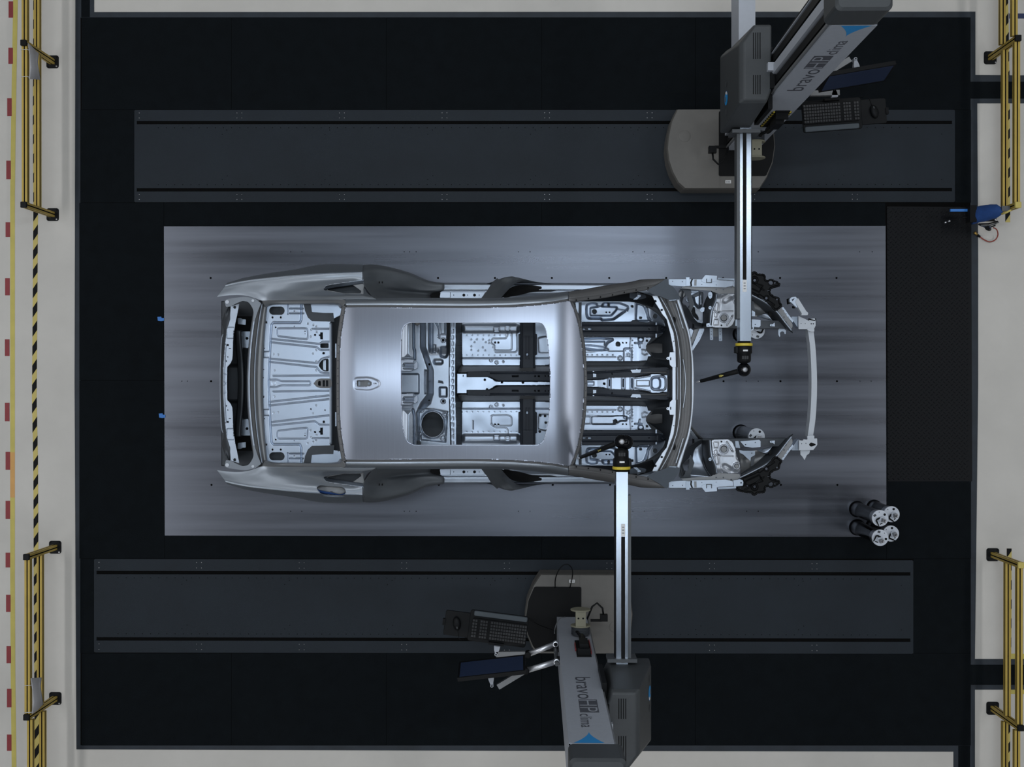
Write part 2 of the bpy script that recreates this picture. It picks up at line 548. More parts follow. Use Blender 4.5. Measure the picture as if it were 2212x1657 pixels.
for nm, c, d in (('wall_north', (0, 8.05, 6.5), (19.2, 0.1, 13)), ('wall_south', (0, -8.05, 6.5), (19.2, 0.1, 13)), ('wall_east', (9.55, 0, 6.5), (0.1, 16, 13)), ('wall_west', (-9.55, 0, 6.5), (0.1, 16, 13)), ('ceiling', (0, 0, 13.05), (19.2, 16.2, 0.1))):
    b = MB()
    b.box(c, d, M_CEIL if nm == 'ceiling' else M_WALL)
    tag(b.build(nm), kind='structure')

# dark bay: edge strip, rubber matting, side channels
Z1, Z2, Z3 = 0.006, 0.010, 0.014
EDGE = [(163, -40), (203, -40), (203, 26), (2107, 25), (2107, 162), (2260, 163), (2260, 223), (2111, 223), (2113, 560), (2113, 830), (2110, 1100), (2106, 1424),
        (2260, 1424), (2260, 1490), (2106, 1490), (2106, 1720), (2060, 1720), (2060, 1624), (1100, 1622), (165, 1619), (161, 830)]
slab('trim_1', EDGE, 0.0, Z1, M_EDGE, 'dark blue-grey painted edge strip round the black matting', 'edge strip', 'structure')
mb = MB()
for q in ([(174, 38), (2096, 38), (2097, 1610), (174, 1610)], [(2090, 177), (2260, 177), (2260, 212), (2090, 212)], [(2090, 1437), (2260, 1437), (2260, 1479), (2090, 1479)]):
    mb.prism([P(x, y, 0.0065)[:2] for x, y in q], 0.0, 0.0068, M_SLOT)
seams_top = [176, 500, 835, 1170, 1502, 2097]
def mat_panel(x0, y0, x1, y1):
    g = 0.45
    mb.prism([P(x, y, Z2)[:2] for x, y in ((x0 + g, y0 + g), (x1 - g, y0 + g), (x1 - g, y1 - g), (x0 + g, y1 - g))], 0.0, Z2, M_RUBBER)
for a, c in zip(seams_top[:-1], seams_top[1:]):
    mat_panel(a, 37, c, 237)
    mat_panel(a, 1411, c, 1611)
mat_panel(173, 237, 290, 438); mat_panel(2063, 237, 2098, 438)
mat_panel(171, 438, 354, 822); mat_panel(171, 822, 356, 1207)
mat_panel(354, 438, 1170, 489); mat_panel(1170, 438, 1913, 489)
mat_panel(356, 1157, 1170, 1207); mat_panel(1170, 1157, 1915, 1207)
mat_panel(173, 1207, 203, 1411); mat_panel(1973, 1207, 2096, 1411)
mat_panel(1915, 822, 2098, 1207)
mat_panel(175, -40, 194, 37); mat_panel(2096, 176, 2260, 213); mat_panel(2096, 1436, 2260, 1480); mat_panel(2070, 1611, 2096, 1720)
tag(mb.build('floor_matting'), 'black rubber matting in large panels around the steel plate', 'matting', kind='structure')

# steel surface plate with tapped holes
pl = MB()
PO = [(354, 489), (1913, 488), (1915, 1160), (356, 1157)]
hol = []
for y in (600.5, 823.5, 1047.5):
    for i, x in enumerate((456, 579, 702, 825, 947, 1070, 1193, 1317, 1440, 1563, 1686, 1808)):
        hol.append(circ(x + (y - 823) * 0.004, y, 2.3, 10))
for y in (544, 1104.5):
    for x in (628, 652, 873, 885, 899, 1120, 1145, 1367, 1392, 1613, 1638, 1857, 1884):
        hol.append(circ(x, y, 1.1, 8))
for x in (393, 405, 640, 1612, 1638, 1858, 1882): hol.append(circ(x, 823.5, 1.1, 8))
plate('x', M_PLATE, PO, Z3, Z3, hol, mb=pl)
plo = pl.build('surface_plate')
tag(plo, 'large grey brushed steel measuring plate lying under the car body', 'steel plate')
mb = MB()
for h in hol:
    pass
plate('x', M_SLOT, [(360, 495), (1907, 494), (1909, 1154), (362, 1151)], 0.003, 0.002, mb=mb)
mb.build('hole_bottom', plo)

# checker plate at the right
ck = MB()
plate('x', M_CHECK, [(1916, 446), (2098, 447), (2100, 1040), (1917.5, 1040)], Z3 - 0.001, 0.012, mb=ck)
row = 0
y = 452.0
while y < 1036:
    x = 1919.0 + (row % 2) * 5.5
    while x < 2094:
        a = math.radians(45 if ((int((x - 1919) / 5.5) + row) % 2 == 0) else -45)
        c = P(x, y, Z3)
        a = math.radians(42) if row % 2 else math.radians(-42)
        dx, dy = Vector((math.cos(a), math.sin(a), 0)), Vector((-math.sin(a), math.cos(a), 0))
        L, w, h = 0.0135, 0.0042, 0.0028
        ck.add([c + dx * L, c + dy * w, c - dx * L, c - dy * w, c + dx * L * .5 + Vector((0, 0, h)), c - dx * L * .5 + Vector((0, 0, h))],
               [(0, 1, 4), (1, 2, 5, 4), (2, 3, 5), (3, 0, 4, 5)], M_CHECK2)
        x += 11.0
    y += 5.5
    row += 1
tag(ck.build('checker_plate'), 'dark raised-pattern checker plate right of the steel plate', 'checker plate')

# guide tracks of the two measuring machines
def track(y0, y1, x0, x1, sa, sb, dy, label):
    """px edges; sa, sb: slot rows; dy: drop of the row from the left to the right end"""
    root = empty('guide_track', P((x0 + x1) / 2, (y0 + y1) / 2, 0), 0, label, 'track', 'machine guide tracks')
    f = lambda x: dy * (x - x0) / (x1 - x0)
    q = lambda xa, ya, xb, yb: [(xa, ya + f(xa)), (xb, ya + f(xb)), (xb, yb + f(xb)), (xa, yb + f(xa))]
    c = MB()
    hs = []
    n = int((x1 - x0 - 110) / 17.6)
    for i in range(n):
        x = x0 + 52 + i * 17.6
        for yy in (sa + 11, sb - 11):
            hs.append(circ(x, yy + f(x), 0.95, 8))
    for k in range(int((x1 - x0) / 215)):
        for off, yy in ((160, sa + 25), (170, sa + 16), (160, sb - 22), (171, sb - 30)):
            x = x0 + 30 + k * 222 + off
            if x < x1 - 20: hs.append(circ(x, yy + f(x), 0.95, 8))
    plate('x', M_TRACK, q(x0 + 5, sa + 3.5, x1 - 6, sb - 3.5), Z3, 0.010, mb=c)
    for h in hs: plate('x', M_SLOT, h, Z3 + 0.0003, 0.0003, mb=c)  # black discs drawn for holes, their inner dark put into the colour
    c.build('cover_plate', root)
    for ya, yb in ((y0, sa - 3.8), (sb + 3.8, y1)):
        e = MB()
        plate('x', M_TRACK, q(x0 + 2, ya, x1 - 2, yb), Z3 - 0.001, 0.010, mb=e)
        eo = e.build('edge_strip', root)
        bo = MB()
        for k in range(8):
            xx = x0 + 11 + k * 221.5
            for ddx in ((0,) if k == 0 else (-10.5, 0)):
                for yy in (ya + (yb - ya) * .28, ya + (yb - ya) * .74):
                    if xx + ddx < x1 - 4:
                        p = P(xx + ddx, yy + f(xx), Z3 - .001)
                        bo.lathe(p, [(0.0042, 0), (0.0042, 0.002), (0.003, 0.0035)], M_STEEL, 8)
        tag(bo.build('bolt_row', eo), kind='stuff')
    s = MB()
    for yy in (sa, sb):
        plate('x', M_SLOT, q(x0 + 6, yy - 3.6, x1 - 7, yy + 3.6), 0.0065, 0.004, mb=s)
    s.build('slot', root)
    for a, c in ((x0, x0 + 5.5), (x1 - 6.5, x1)):
        u = MB()
        plate('x', M_TRACK, q(a, y0 + 1, c, y1 - 1), 0.010, 0.009, mb=u)
        u.build('end_strip', root)
    return root
track(237.5, 437, 290, 2063, 265, 410, -0.5, 'dark steel machine guide track above the plate, along its top edge in the photo')
track(1207.5, 1409.5, 203, 1973, 1237, 1380, 3.0, 'dark steel machine guide track below the plate, along its bottom edge in the photo')

# tapes on the concrete
def strip(name, pts, w, m, label, cat, z=0.002):
    b = MB()
    L = [(x - w / 2, y) for x, y in pts] + [(x + w / 2, y) for x, y in reversed(pts)]
    plate('x', m, L, z, 0.0015, mb=b)
    return tag(b.build(name), label, cat)
strip('floor_tape', [(34, -40), (29, 260), (27, 420), (27, 700), (27, 977)], 10, M_YTAPE, 'long yellow floor tape at the left, upper length above the orange piece', 'floor tape')
strip('floor_tape', [(27, 977), (27, 1075)], 10, M_OTAPE, 'short faded orange piece in the yellow floor tape at the left', 'floor tape')
strip('floor_tape', [(27, 1075), (27, 1250), (28, 1450), (31, 1720)], 10, M_YTAPE, 'long yellow floor tape at the left, lower length below the orange piece', 'floor tape')
ords = 'topmost second third fourth fifth sixth seventh eighth ninth tenth eleventh twelfth thirteenth'.split()
reds = [(23.5, 3, 38), (23, 103, 138), (20.5, 212, 251), (18.5, 347, 387), (17, 480, 512), (16, 601, 638), (15.5, 733, 769), (15.5, 870, 910),
        (17, 976, 1015), (17, 1082, 1121), (17, 1194, 1226), (18, 1285, 1322), (19, 1396, 1433), (20, 1488, 1528), (20, 1587, 1622)]
ords += ['fourteenth', 'bottommost']
for i, (x, a, c) in enumerate(reds):
    strip('red_floor_dash', [(x, a), (x, c)], 10, M_RTAPE, 'red tape dash beside the yellow floor tape, %s in the column' % ords[i], 'floor dash', 0.0021)['group'] = 'red dashes along the yellow tape'

def hazard(pts, w, label, pitch=41.5, ph=0.0, lean=1.5):
    """yellow tape with slanted black bars; pts run down the photo"""
    b = MB()
    L = [(x - w / 2, y) for x, y in pts] + [(x + w / 2, y) for x, y in reversed(pts)]
    plate('x', M_HTAPE, L, 0.002, 0.0015, mb=b)
    ys = [p[1] for p in pts]; xs = [p[0] for p in pts]
    y = ys[0] + ph
    while y < ys[-1] - 20:
        x = float(np.interp(y, ys, xs))
        h = w * lean
        q = [(x - w / 2, y), (x + w / 2, y - h), (x + w / 2, y - h + pitch * .5), (x - w / 2, y + pitch * .5)]
        q = [(a, min(max(c, ys[0]), ys[-1])) for a, c in q]
        plate('x', M_BLKM, q, 0.0024, 0.0003, mb=b)
        y += pitch
    return tag(b.build('hazard_tape'), label, 'hazard tape')
hazard([(77, -40), (76, 250), (77, 450), (75, 740), (74, 860), (77, 1000), (78, 1250), (79, 1450), (80, 1720)], 10, 'black and yellow hazard tape running along the left barriers')
hazard([(2172, -40), (2176, 200), (2177, 480)], 10.5, 'black and yellow hazard tape along the upper right barrier')
hazard([(2180, 1185), (2180, 1300), (2179, 1425)], 10.5, 'black and yellow hazard tape by the lower right barrier, above the channel')
hazard([(2177, 1492), (2177, 1600), (2176, 1720)], 10.5, 'black and yellow hazard tape by the lower right barrier, below the channel')
for pts, m, lab in (([(2176, 1412), (2260, 1414), (2260, 1425), (2176, 1424)], M_YTAPE, 'short yellow tape across the right floor, above the lower channel'),
                    ([(2176, 1489), (2260, 1489), (2260, 1500), (2176, 1499)], M_YTAPE, 'short yellow tape across the right floor, below the lower channel'),
                    ([(2180, 29), (2260, 29), (2260, 40), (2180, 40)], M_NAVY, 'navy tape on the concrete in the upper right corner')):
    b = MB()
    plate('x', m, pts, 0.0022, 0.0015, mb=b)
    tag(b.build('floor_tape'), lab, 'floor tape')
for (x, y, lab) in ((347, 689, 'bright blue tape tab on the left plate edge, the upper one'), (350, 898, 'bright blue tape tab on the left plate edge, the lower one')):
    b = MB()
    plate('x', M_BTAPE, [(x - 7, y - 4.5), (x + 1, y - 5), (x + 2, y - 2), (x + 7, y - 2), (x + 7, y + 4), (x + 1, y + 5), (x - 6, y + 4)], 0.018, 0.004, mb=b)
    tag(b.build('tape_tab'), lab, 'tape')

# ================================================================ barriers
def prof(b, p0, p1, s=0.045, up=Vector((0, 0, 1)), m=None, mi=None):
    """slotted square profile between two points"""
    p0, p1 = Vector(p0), Vector(p1)
    d = (p1 - p0).normalized()
    a = d.cross(up).normalized()
    u = a.cross(d).normalized()
    h, g, dp = s / 2, s * 0.11, s * 0.25
    sec = []
    for k in range(4):
        c, sn = (1, 0, -1, 0)[k], (0, 1, 0, -1)[k]
        for x, y in ((h, -h), (h, -g), (h - dp, -g), (h - dp, g), (h, g)):
            sec.append((x * c - y * sn, x * sn + y * c))
    n = len(sec)
    vs = [p0 + a * x + u * y for x, y in sec] + [p1 + a * x + u * y for x, y in sec]
    for i in range(n):
        dark = i % 5 in (1, 2, 3)
        b.add([vs[i], vs[(i + 1) % n], vs[n + (i + 1) % n], vs[n + i]], [(0, 1, 2, 3)], M_BLKM if dark else M_YEL)
    b.add(vs[:n], [list(range(n))], M_YEL)
    b.add(vs[n:], [list(range(n))], M_YEL)

def barrier(x, posts, ends, label, side, caps, shift=0.0):
    """x: world X; posts: world Y; ends: list of (y0,y1) rail spans"""
    root = empty('safety_barrier', (x, posts[0], 0), 0, label, 'barrier', 'yellow safety barriers')
    for k, py in enumerate(posts):
        b = MB()
        prof(b, (x, py, 0.008), (x, py, 0.565), up=Vector((1, 0, 0)))
        po = b.build('post', root)
        c = MB()
        c.rbox((x + side * 0.002, py + 0.0, 0.004), (0.108, 0.112, 0.008), 0.02, M_BLK)
        for sx, sy in ((-1, -1), (1, 1), (-1, 1), (1, -1)):
            c.lathe((x + sx * 0.04, py + sy * 0.042, 0.008), [(0.008, 0), (0.008, 0.005), (0.006, 0.007)], M_STEEL if (sx, sy) == (1, -1) else M_BLKM, 8)
        c.build('base_plate', po)
        c = MB()
        c.rbox((x, py, 0.570), (0.050, 0.050, 0.022), 0.006, M_YCAP if caps[k] else M_BLK)
        tag(c.build('end_cap', po), 'yellow end cap' if caps[k] else 'black end cap')
    for k, (a, c) in enumerate(ends):
        for z in (0.30, 0.535):
            b = MB()
            dx = shift * (1 if k else 0)
            prof(b, (x + dx, a, z), (x + dx, c, z))
            b.build('rail', root)
    return root
barrier(-4.240, [1.467, 2.81], [(1.49, 2.785), (2.835, 3.75)], 'yellow slotted-profile barrier in the upper left corner', 1, (0, 0))
barrier(-4.220, [-1.459, -2.79], [(-1.482, -2.765), (-2.815, -3.75)], 'yellow slotted-profile barrier in the lower left corner', 1, (0, 0), 0.02)
barrier(3.942, [1.44, 2.80], [(1.463, 2.777), (2.825, 3.75)], 'yellow slotted-profile barrier in the upper right corner with a blue bag', -1, (1, 0), -0.02)
barrier(3.967, [-1.5, -2.83], [(-1.523, -2.805), (-2.855, -3.75)], 'yellow slotted-profile barrier in the lower right corner', -1, (1, 0), -0.02)

def sheet_on_rail(x, y, ln, lab):
    b = MB()
    n = 10
    vs = []
    for i in range(n + 1):
        t = i / n
        xx = x + 0.034 + 0.020 * t + 0.006 * math.sin(5 * t)
        zz = 0.55 - 0.17 * t
        for s in (0, .33, .67, 1):
            vs.append((xx + 0.012 * math.sin(4 * s + 2 * t), y + ln * (s - .5) * (1 - .25 * t), zz))
    fs = [[i * 4 + k, i * 4 + k + 1, (i + 1) * 4 + k + 1, (i + 1) * 4 + k] for i in range(n) for k in range(3)]
    b.add(vs, fs, M_PAPER, True)
    o = b.build('notice_sheet')
    tag(o, lab, 'sheet', 'pale sheets tied to the barriers')
    s = o.modifiers.new('thickness', 'SOLIDIFY'); s.thickness = 0.001
    c = MB()
    for sy in ((-.45, .30) if y > 0 else (-.45, .30)):
        yy = y + ln * sy
        c.tube([(x - 0.027, yy, 0.50), (x - 0.027, yy, 0.562), (x + 0.027, yy + .004, 0.562), (x + 0.034, yy, 0.545), (x + 0.027, yy, 0.505), (x - 0.027, yy, 0.50)], 0.0022, M_STICK, 6)
    c.build('cable_tie', o)
sheet_on_rail(-4.240, 2.665, 0.30, 'pale plastic sheet tied to the upper left barrier')
sheet_on_rail(-4.220, -2.62, 0.30, 'pale plastic sheet tied to the lower left barrier')
# ================================================================ car body in white
CAR = empty('car_body', (0, -0.013, 0), 0, 'bare silver sheet-metal saloon car body without doors on the steel plate', 'car body')
A_, F_ = CAR, None

# ---- roof -------------------------------------------------------
RE = [(746, 665), (741, 693), (736, 726), (733.5, 765), (733, 800), (733, 828.5)]           # rear edge
FE = [(1231.5, 649), (1240, 668), (1247, 690), (1252.5, 715), (1257.5, 745), (1261, 785), (1262.5, 828.5)]
SE = [(746, 663.5), (840, 663.5), (1000, 665), (1060, 664), (1110, 662.5), (1160, 659), (1200, 654.5), (1231.5, 649)]
def roof_z(X, Y):
    u = (X - 960) / 300.0
    v = (Y - 828.5) / 172.0
    return 1.745 - 0.055 * np.abs(u) ** 2.2 - 0.045 * v * v - 0.055 * np.clip((X - 1195) / 67, 0, 1) ** 2 - 0.010 * sm((770 - X) / 50)
ro = SE + FE[1:] + MY(FE[:-1])[::-1] + MY(SE[:-1])[::-1] + MY(RE[1:-1]) + RE[1:][::-1]
SUN = rpoly([(871, 697.5, 26), (1176, 697.5, 24), (1182, 735, 30), (1187, 780, 60), (1188, 828.5, 60), (1187, 877, 60), (1182, 922, 30), (1172, 961, 28), (880, 961, 34), (869, 915, 30), (866.5, 828.5, 60), (867, 745, 30)], 20, 6)
ANT = [(771, 822.5), (795, 822), (803, 827), (803, 830.5), (795, 834.5), (771, 834)]
roof = hf('roof_panel', M_ROOF, ro, roof_z, feats=[up(sdp(rpoly([(764, 816), (800, 815), (820, 824), (820, 834), (800, 843), (764, 841)], 9)), -0.0025, 3)], holes=[sdp(SUN), sdp(ANT), sdc(768.5, 828.5, 1.2), sdc(812, 828.5, 1.5), sdc(808, 828.5, 1.2)], step=1.5, parent=CAR, thick=0.002)
# sunroof frame lip under the opening
loft('sunroof_lip', M_PRIM2, [[(x, y, float(roof_z(np.array(x), np.array(y))) - 0.003) for x, y in SUN + SUN[:1]], [(828.5 + (x - 828.5) * 1.0, y, float(roof_z(np.array(x), np.array(y))) - 0.035) for x, y in SUN + SUN[:1]]], 200, 2, parent=CAR, thick=0)
plate('antenna_bracket', M_PRIM2, [(770, 821), (804, 821), (804, 836), (770, 836)], 1.66, 0.002, [circ(797, 828.5, 2.5), [(774, 824), (778, 824), (778, 833), (774, 833)]], CAR)

def off(c, dx, dy=0.0): return [(p[0] + dx, p[1] + dy) for p in c]
def zat(c, f, dz=0.0): return [(p[0], p[1], float(f(np.array(p[0], float), np.array(p[1], float))) + dz) for p in c]
def full(c): return c + MY(c[:-1])[::-1]
# windscreen and rear-window flanges with spot welds
fe = full(FE)
fo = full([(1238, 652.5), (1247, 672), (1254, 693), (1259, 717), (1264, 746), (1267, 786), (1268.5, 828.5)])
loft('windscreen_flange', M_PRIM, [zat(fe, roof_z, -0.004), zat(fe, roof_z, -0.016), zat(fo, roof_z, -0.020)], 160, 3, parent=CAR, lin=True)
re_ = full([(746, 660)] + RE)
rr = full([(741, 660), (738, 665), (732, 700), (728, 735), (726.5, 770), (726, 800), (726, 828.5)])
loft('rear_window_flange', M_PRIM, [zat(re_, roof_z, -0.004), zat(re_, roof_z, -0.016), zat(rr, roof_z, -0.020)], 160, 3, parent=CAR, lin=True)
wd = MB()
for c, n in ((full([(x + 3.2, y) for x, y in FE]), 25), (full([(x - 3.4, y) for x, y in RE]), 21)):
    for x, y, z in cr(zat(c, roof_z, -0.0165), n):
        wd.lathe(P(x, y, z), [(0.0035, -0.002), (0.0035, 0.0012), (0.002, 0.0016)], M_DARKIN, 8)
tag(wd.build('spot_weld', CAR), kind='stuff')
# dark gap in front of the rear window flange
for mir in (0, 1):
    # roof ditch and cant rail
    S1 = zat(SE, roof_z, -0.004)
    S2 = zat(off(SE, 0, -1.4), roof_z, -0.016)
    S3 = zat(off(SE, 0, -3.2), roof_z, -0.016)
    S4 = zat(off(SE, 0, -4.2), roof_z, -0.004)
    loft('roof_ditch', M_PRIM, [S1, S2, S3, S4], 120, 1, parent=CAR, lin=True, mirror=mir)
    T = off(SE, 0, -4.2)
    R0 = zat(T, roof_z, -0.004)
    R1 = [(746, 654, 1.66), (840, 653.5, 1.685), (1000, 654.5, 1.69), (1060, 654, 1.685), (1110, 652, 1.675), (1160, 648.5, 1.66), (1200, 644, 1.64), (1229, 639.5, 1.62)]
    R2 = [(746, 648, 1.60), (840, 647, 1.63), (1000, 647.5, 1.64), (1060, 647.5, 1.635), (1110, 645.5, 1.62), (1160, 642.5, 1.60), (1200, 637.5, 1.58), (1228, 633, 1.56)]
    R3 = [(746, 645.5, 1.52), (840, 643.5, 1.55), (1000, 643.8, 1.55), (1060, 643.8, 1.55), (1110, 641.8, 1.54), (1160, 638, 1.52), (1200, 633, 1.50), (1227, 629, 1.48)]
    loft('cant_rail', M_BODY, [R0, R1, R2, R3], 120, 5, parent=CAR, mirror=mir)
    # A pillar
    p0 = [(1229, 650, 1.645), (1237, 652, 1.625), (1304, 644, 1.46), (1346, 635.5, 1.36), (1398, 627, 1.24), (1412, 624, 1.215)]
    p1 = [(1229, 645, 1.645), (1240, 645, 1.63), (1304, 637, 1.475), (1346, 628.5, 1.375), (1398, 619, 1.255), (1428, 613, 1.21)]
    p1b = [(1229, 643.5, 1.65), (1240, 643.2, 1.638), (1304, 635, 1.485), (1346, 626.5, 1.385), (1398, 617, 1.262), (1430, 611, 1.212)]
    p2 = [(1229, 636, 1.61), (1240, 635, 1.59), (1304, 626.5, 1.45), (1346, 618.5, 1.35), (1398, 610, 1.25), (1438, 606, 1.205)]
    p3 = [(1227, 629.5, 1.48), (1240, 628.5, 1.46), (1300, 618, 1.33), (1366, 608, 1.20), (1384, 604, 1.18), (1441, 602, 1.18)]
    loft('windscreen_pillar', M_PRIM2 if 0 else M_PRIM, [p0, p1, p1b, p2, p3], 70, 3, parent=CAR, mirror=mir, lin=True)
    b = MB()
    for x, y, z in cr([(1245, 648.5, 1.622), (1304, 640.5, 1.469), (1346, 632, 1.369), (1400, 622, 1.25)], 7):
        c = P(x, 1657 - y if mir else y, z)
        b.lathe(c, [(0.006, -0.002), (0.006, 0.002), (0.003, 0.003)], M_BLKM, 8)
    tag(b.build('weld_clip', CAR), kind='stuff')

    # sill
    s0 = [(905, 628, 0.665), (980, 628, 0.665), (1170, 628, 0.665), (1330, 628, 0.665), (1440, 626, 0.665)]
    s1 = [(905, 626, 0.675), (980, 626, 0.675), (1170, 626, 0.675), (1330, 626, 0.675), (1440, 624, 0.675)]
    s2 = [(900, 614.5, 0.670), (980, 614, 0.671), (1170, 614.5, 0.671), (1330, 615, 0.671), (1440, 612, 0.671)]
    s3 = [(895, 611, 0.60), (980, 610.8, 0.60), (1170, 611, 0.60), (1330, 611.5, 0.60), (1440, 609, 0.60)]
    s4 = [(895, 613, 0.50), (980, 613, 0.48), (1170, 613, 0.48), (1330, 613.5, 0.48), (1440, 611, 0.48)]
    loft('sill', M_ZINC2, [s0, s1, s2, s3, s4], 60, 4, parent=CAR, mirror=mir, lin=True)
    t0 = [(905, 628, 0.665), (1170, 628, 0.665), (1440, 626, 0.665)]
    t1 = [(905, 633, 0.66), (1170, 633, 0.66), (1440, 633, 0.66)]
    t2 = [(905, 640, 0.60), (1170, 640, 0.60), (1440, 640, 0.60)]
    t3 = [(905, 646, 0.59), (1170, 646, 0.59), (1440, 646, 0.59)]
    loft('inner_sill', M_FLANGE, [t0, t1, t2, t3], 30, 3, parent=CAR, mirror=mir, lin=True)
    # B pillar: leaves the cant rail, swells out over the belt line and drops to the sill
    b0 = [(1038, 646, 1.56), (1052, 628, 1.33), (1063, 611, 1.10), (1074, 600.8, 0.98), (1070, 606, 0.78), (1050, 613, 0.64)]
    b1 = [(1052, 646, 1.57), (1066, 628, 1.35), (1078, 610, 1.12), (1088, 599.6, 0.99), (1090, 604, 0.78), (1085, 612, 0.64)]
    b2 = [(1066, 646, 1.57), (1078, 631, 1.35), (1092, 612, 1.12), (1106, 597.2, 0.99), (1112, 602, 0.78), (1112, 612, 0.64)]
    b3 = [(1079, 646, 1.56), (1086, 638, 1.33), (1098, 624, 1.08), (1117, 600, 0.97), (1126, 603, 0.80), (1140, 611.5, 0.64)]
    b4 = [(1080, 645, 1.50), (1085, 640, 1.27), (1095, 628, 1.02), (1118, 609, 0.93), (1140, 608, 0.74), (1190, 612.5, 0.64)]
    loft('centre_pillar', M_SHUT, [b0, b1, b2, b3, b4], 40, 6, parent=CAR, mirror=mir)
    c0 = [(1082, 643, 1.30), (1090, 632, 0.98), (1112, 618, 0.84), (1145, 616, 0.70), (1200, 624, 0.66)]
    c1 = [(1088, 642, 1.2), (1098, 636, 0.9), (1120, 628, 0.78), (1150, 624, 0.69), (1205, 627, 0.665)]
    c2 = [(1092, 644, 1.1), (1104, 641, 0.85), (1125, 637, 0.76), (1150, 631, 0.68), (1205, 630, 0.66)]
    loft('pillar_dark_sheet', M_BLKM, [c0, c1, c2], 30, 4, parent=CAR, mirror=mir)  # black sheet added for the dark gap, the interior shade is its colour
    # rear quarter panel, from the tail edge to the rear door opening
    q0 = [(468, 641.5, 1.262), (490, 638.5, 1.262), (515, 637.5, 1.265), (535, 639.5, 1.27), (552, 644.5, 1.275), (566, 649.5, 1.278), (580, 648.5, 1.290), (620, 648, 1.345), (680, 647, 1.465), (730, 646.5, 1.575), (780, 646, 1.61), (812, 646, 1.615)]
    q1 = [(470.5, 638.2, 1.260), (495, 634.5, 1.262), (520, 633, 1.265), (540, 634, 1.268), (560, 638.5, 1.274), (580, 641, 1.282), (620, 640.5, 1.322), (680, 639, 1.42), (730, 638.5, 1.53), (780, 638, 1.57), (803, 640, 1.57)]
    q2 = [(474, 633.8, 1.256), (500, 629, 1.259), (530, 627, 1.262), (560, 628.5, 1.268), (590, 629.5, 1.268), (620, 629, 1.276), (680, 628, 1.325), (730, 628, 1.385), (770, 628, 1.41), (793, 632, 1.42)]
    q3 = [(479.5, 626.5, 1.248), (510, 620.5, 1.252), (540, 616.5, 1.252), (600, 613.5, 1.252), (660, 610.5, 1.254), (720, 608.5, 1.256), (765, 607, 1.26), (784, 612, 1.262)]
    q4 = [(485, 619.2, 1.240), (510, 613.5, 1.243), (540, 608.3, 1.243), (580, 604, 1.243), (630, 599, 1.242), (690, 594, 1.240), (750, 590.8, 1.238), (783, 590, 1.238)]
    q5 = [(489, 613.5, 1.224), (510, 608.3, 1.226), (540, 603, 1.225), (580, 598.3, 1.224), (630, 593.3, 1.221), (690, 588.8, 1.217), (750, 586.2, 1.213), (783, 586, 1.210)]
    q6 = [(490.5, 611, 1.10), (510, 605, 1.07), (527, 600, 1.05), (585, 589.5, 1.02), (635, 582.5, 0.98), (680, 573.8, 0.92), (721, 570.8, 0.90), (784, 572, 0.92)]
    q7 = [(492, 612.5, 0.95), (510, 607.5, 0.92), (527, 603, 0.9), (585, 593, 0.85), (635, 587, 0.80), (680, 578, 0.74), (721, 574, 0.72), (784, 576, 0.72)]
    win = rpoly([(698, 625, 3), (704, 617.5, 2), (720, 614.3, 2), (783.5, 605.3, 0), (786, 620, 0), (785, 636, 0), (780, 634.5, 2), (742, 634, 3), (706, 628.5, 3)], 3)
    fuel = rpoly([(683, 602.5, 7), (690, 608, 6), (742, 604, 9), (748, 593, 6), (742, 587, 6), (695, 588, 8)], 6)
    hol = [sdp(win)]
    if mir: hol.append(sdp(fuel))
    loft('quarter_panel', M_BODY, [q0, q1, q2, q3, q4, q5, q6, q7], 330, 12, hol, CAR, mirror=mir)
    loft('rear_window_frame', M_PRIM2, [[(566, 650, 1.275), (580, 648.5, 1.285), (620, 648, 1.328), (680, 647, 1.458), (735, 646.5, 1.58), (749, 650, 1.61)],
        [(568, 655, 1.26), (582, 652.5, 1.272), (620, 651.5, 1.31), (680, 650.5, 1.44), (735, 650.5, 1.565), (746, 656, 1.60)],
        [(571, 661, 1.235), (585, 656.5, 1.255), (620, 656, 1.31), (680, 655.5, 1.43), (733, 656, 1.55), (740, 662, 1.59)],
        [(573, 664, 1.18), (590, 658.5, 1.18), (620, 658, 1.18), (680, 657.5, 1.18), (728, 659, 1.18), (734, 666, 1.18)]], 60, 3, parent=CAR, mirror=mir, lin=True)
    # quarter window ledge and dark inside
    loft('window_ledge', M_ZINC2, [[(698, 625.5, 1.262), (704, 617.2, 1.264), (720, 613.8, 1.266), (786, 604.5, 1.268)], [(700, 626, 1.254), (706, 620, 1.256), (722, 617.5, 1.258), (786, 608, 1.259)], [(703, 627, 1.245), (710, 624, 1.247), (724, 621.3, 1.247), (786, 612.5, 1.245)]], 50, 3, parent=CAR, mirror=mir)
    q = [(762, 616), (786, 611.5), (788, 638), (740, 638), (702, 627), (706, 625), (712, 627.5), (742, 633.5), (779, 633.8), (780.5, 628.6), (765, 617.3)]
    plate('window_frame', M_PRIM2, MY(q) if mir else q, 1.238, 0.004, parent=CAR)
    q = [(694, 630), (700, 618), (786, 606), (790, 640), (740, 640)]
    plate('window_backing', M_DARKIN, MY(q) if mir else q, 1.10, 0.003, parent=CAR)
    # door shut face of the rear door opening
    d0 = [(783, 573, 0.93), (783.5, 586, 1.19), (784.5, 598, 1.245), (785, 612, 1.27), (795, 628, 1.41), (808, 646, 1.6)]
    d1 = [(800, 571.5, 0.88), (794, 582, 1.12), (793, 597, 1.20), (795, 613, 1.22), (803, 628, 1.36), (815, 645, 1.57)]
    d2 = [(830, 574.5, 0.82), (825, 580, 0.98), (818, 596, 1.06), (812, 614, 1.12), (812, 627, 1.26), (823, 644.5, 1.5)]
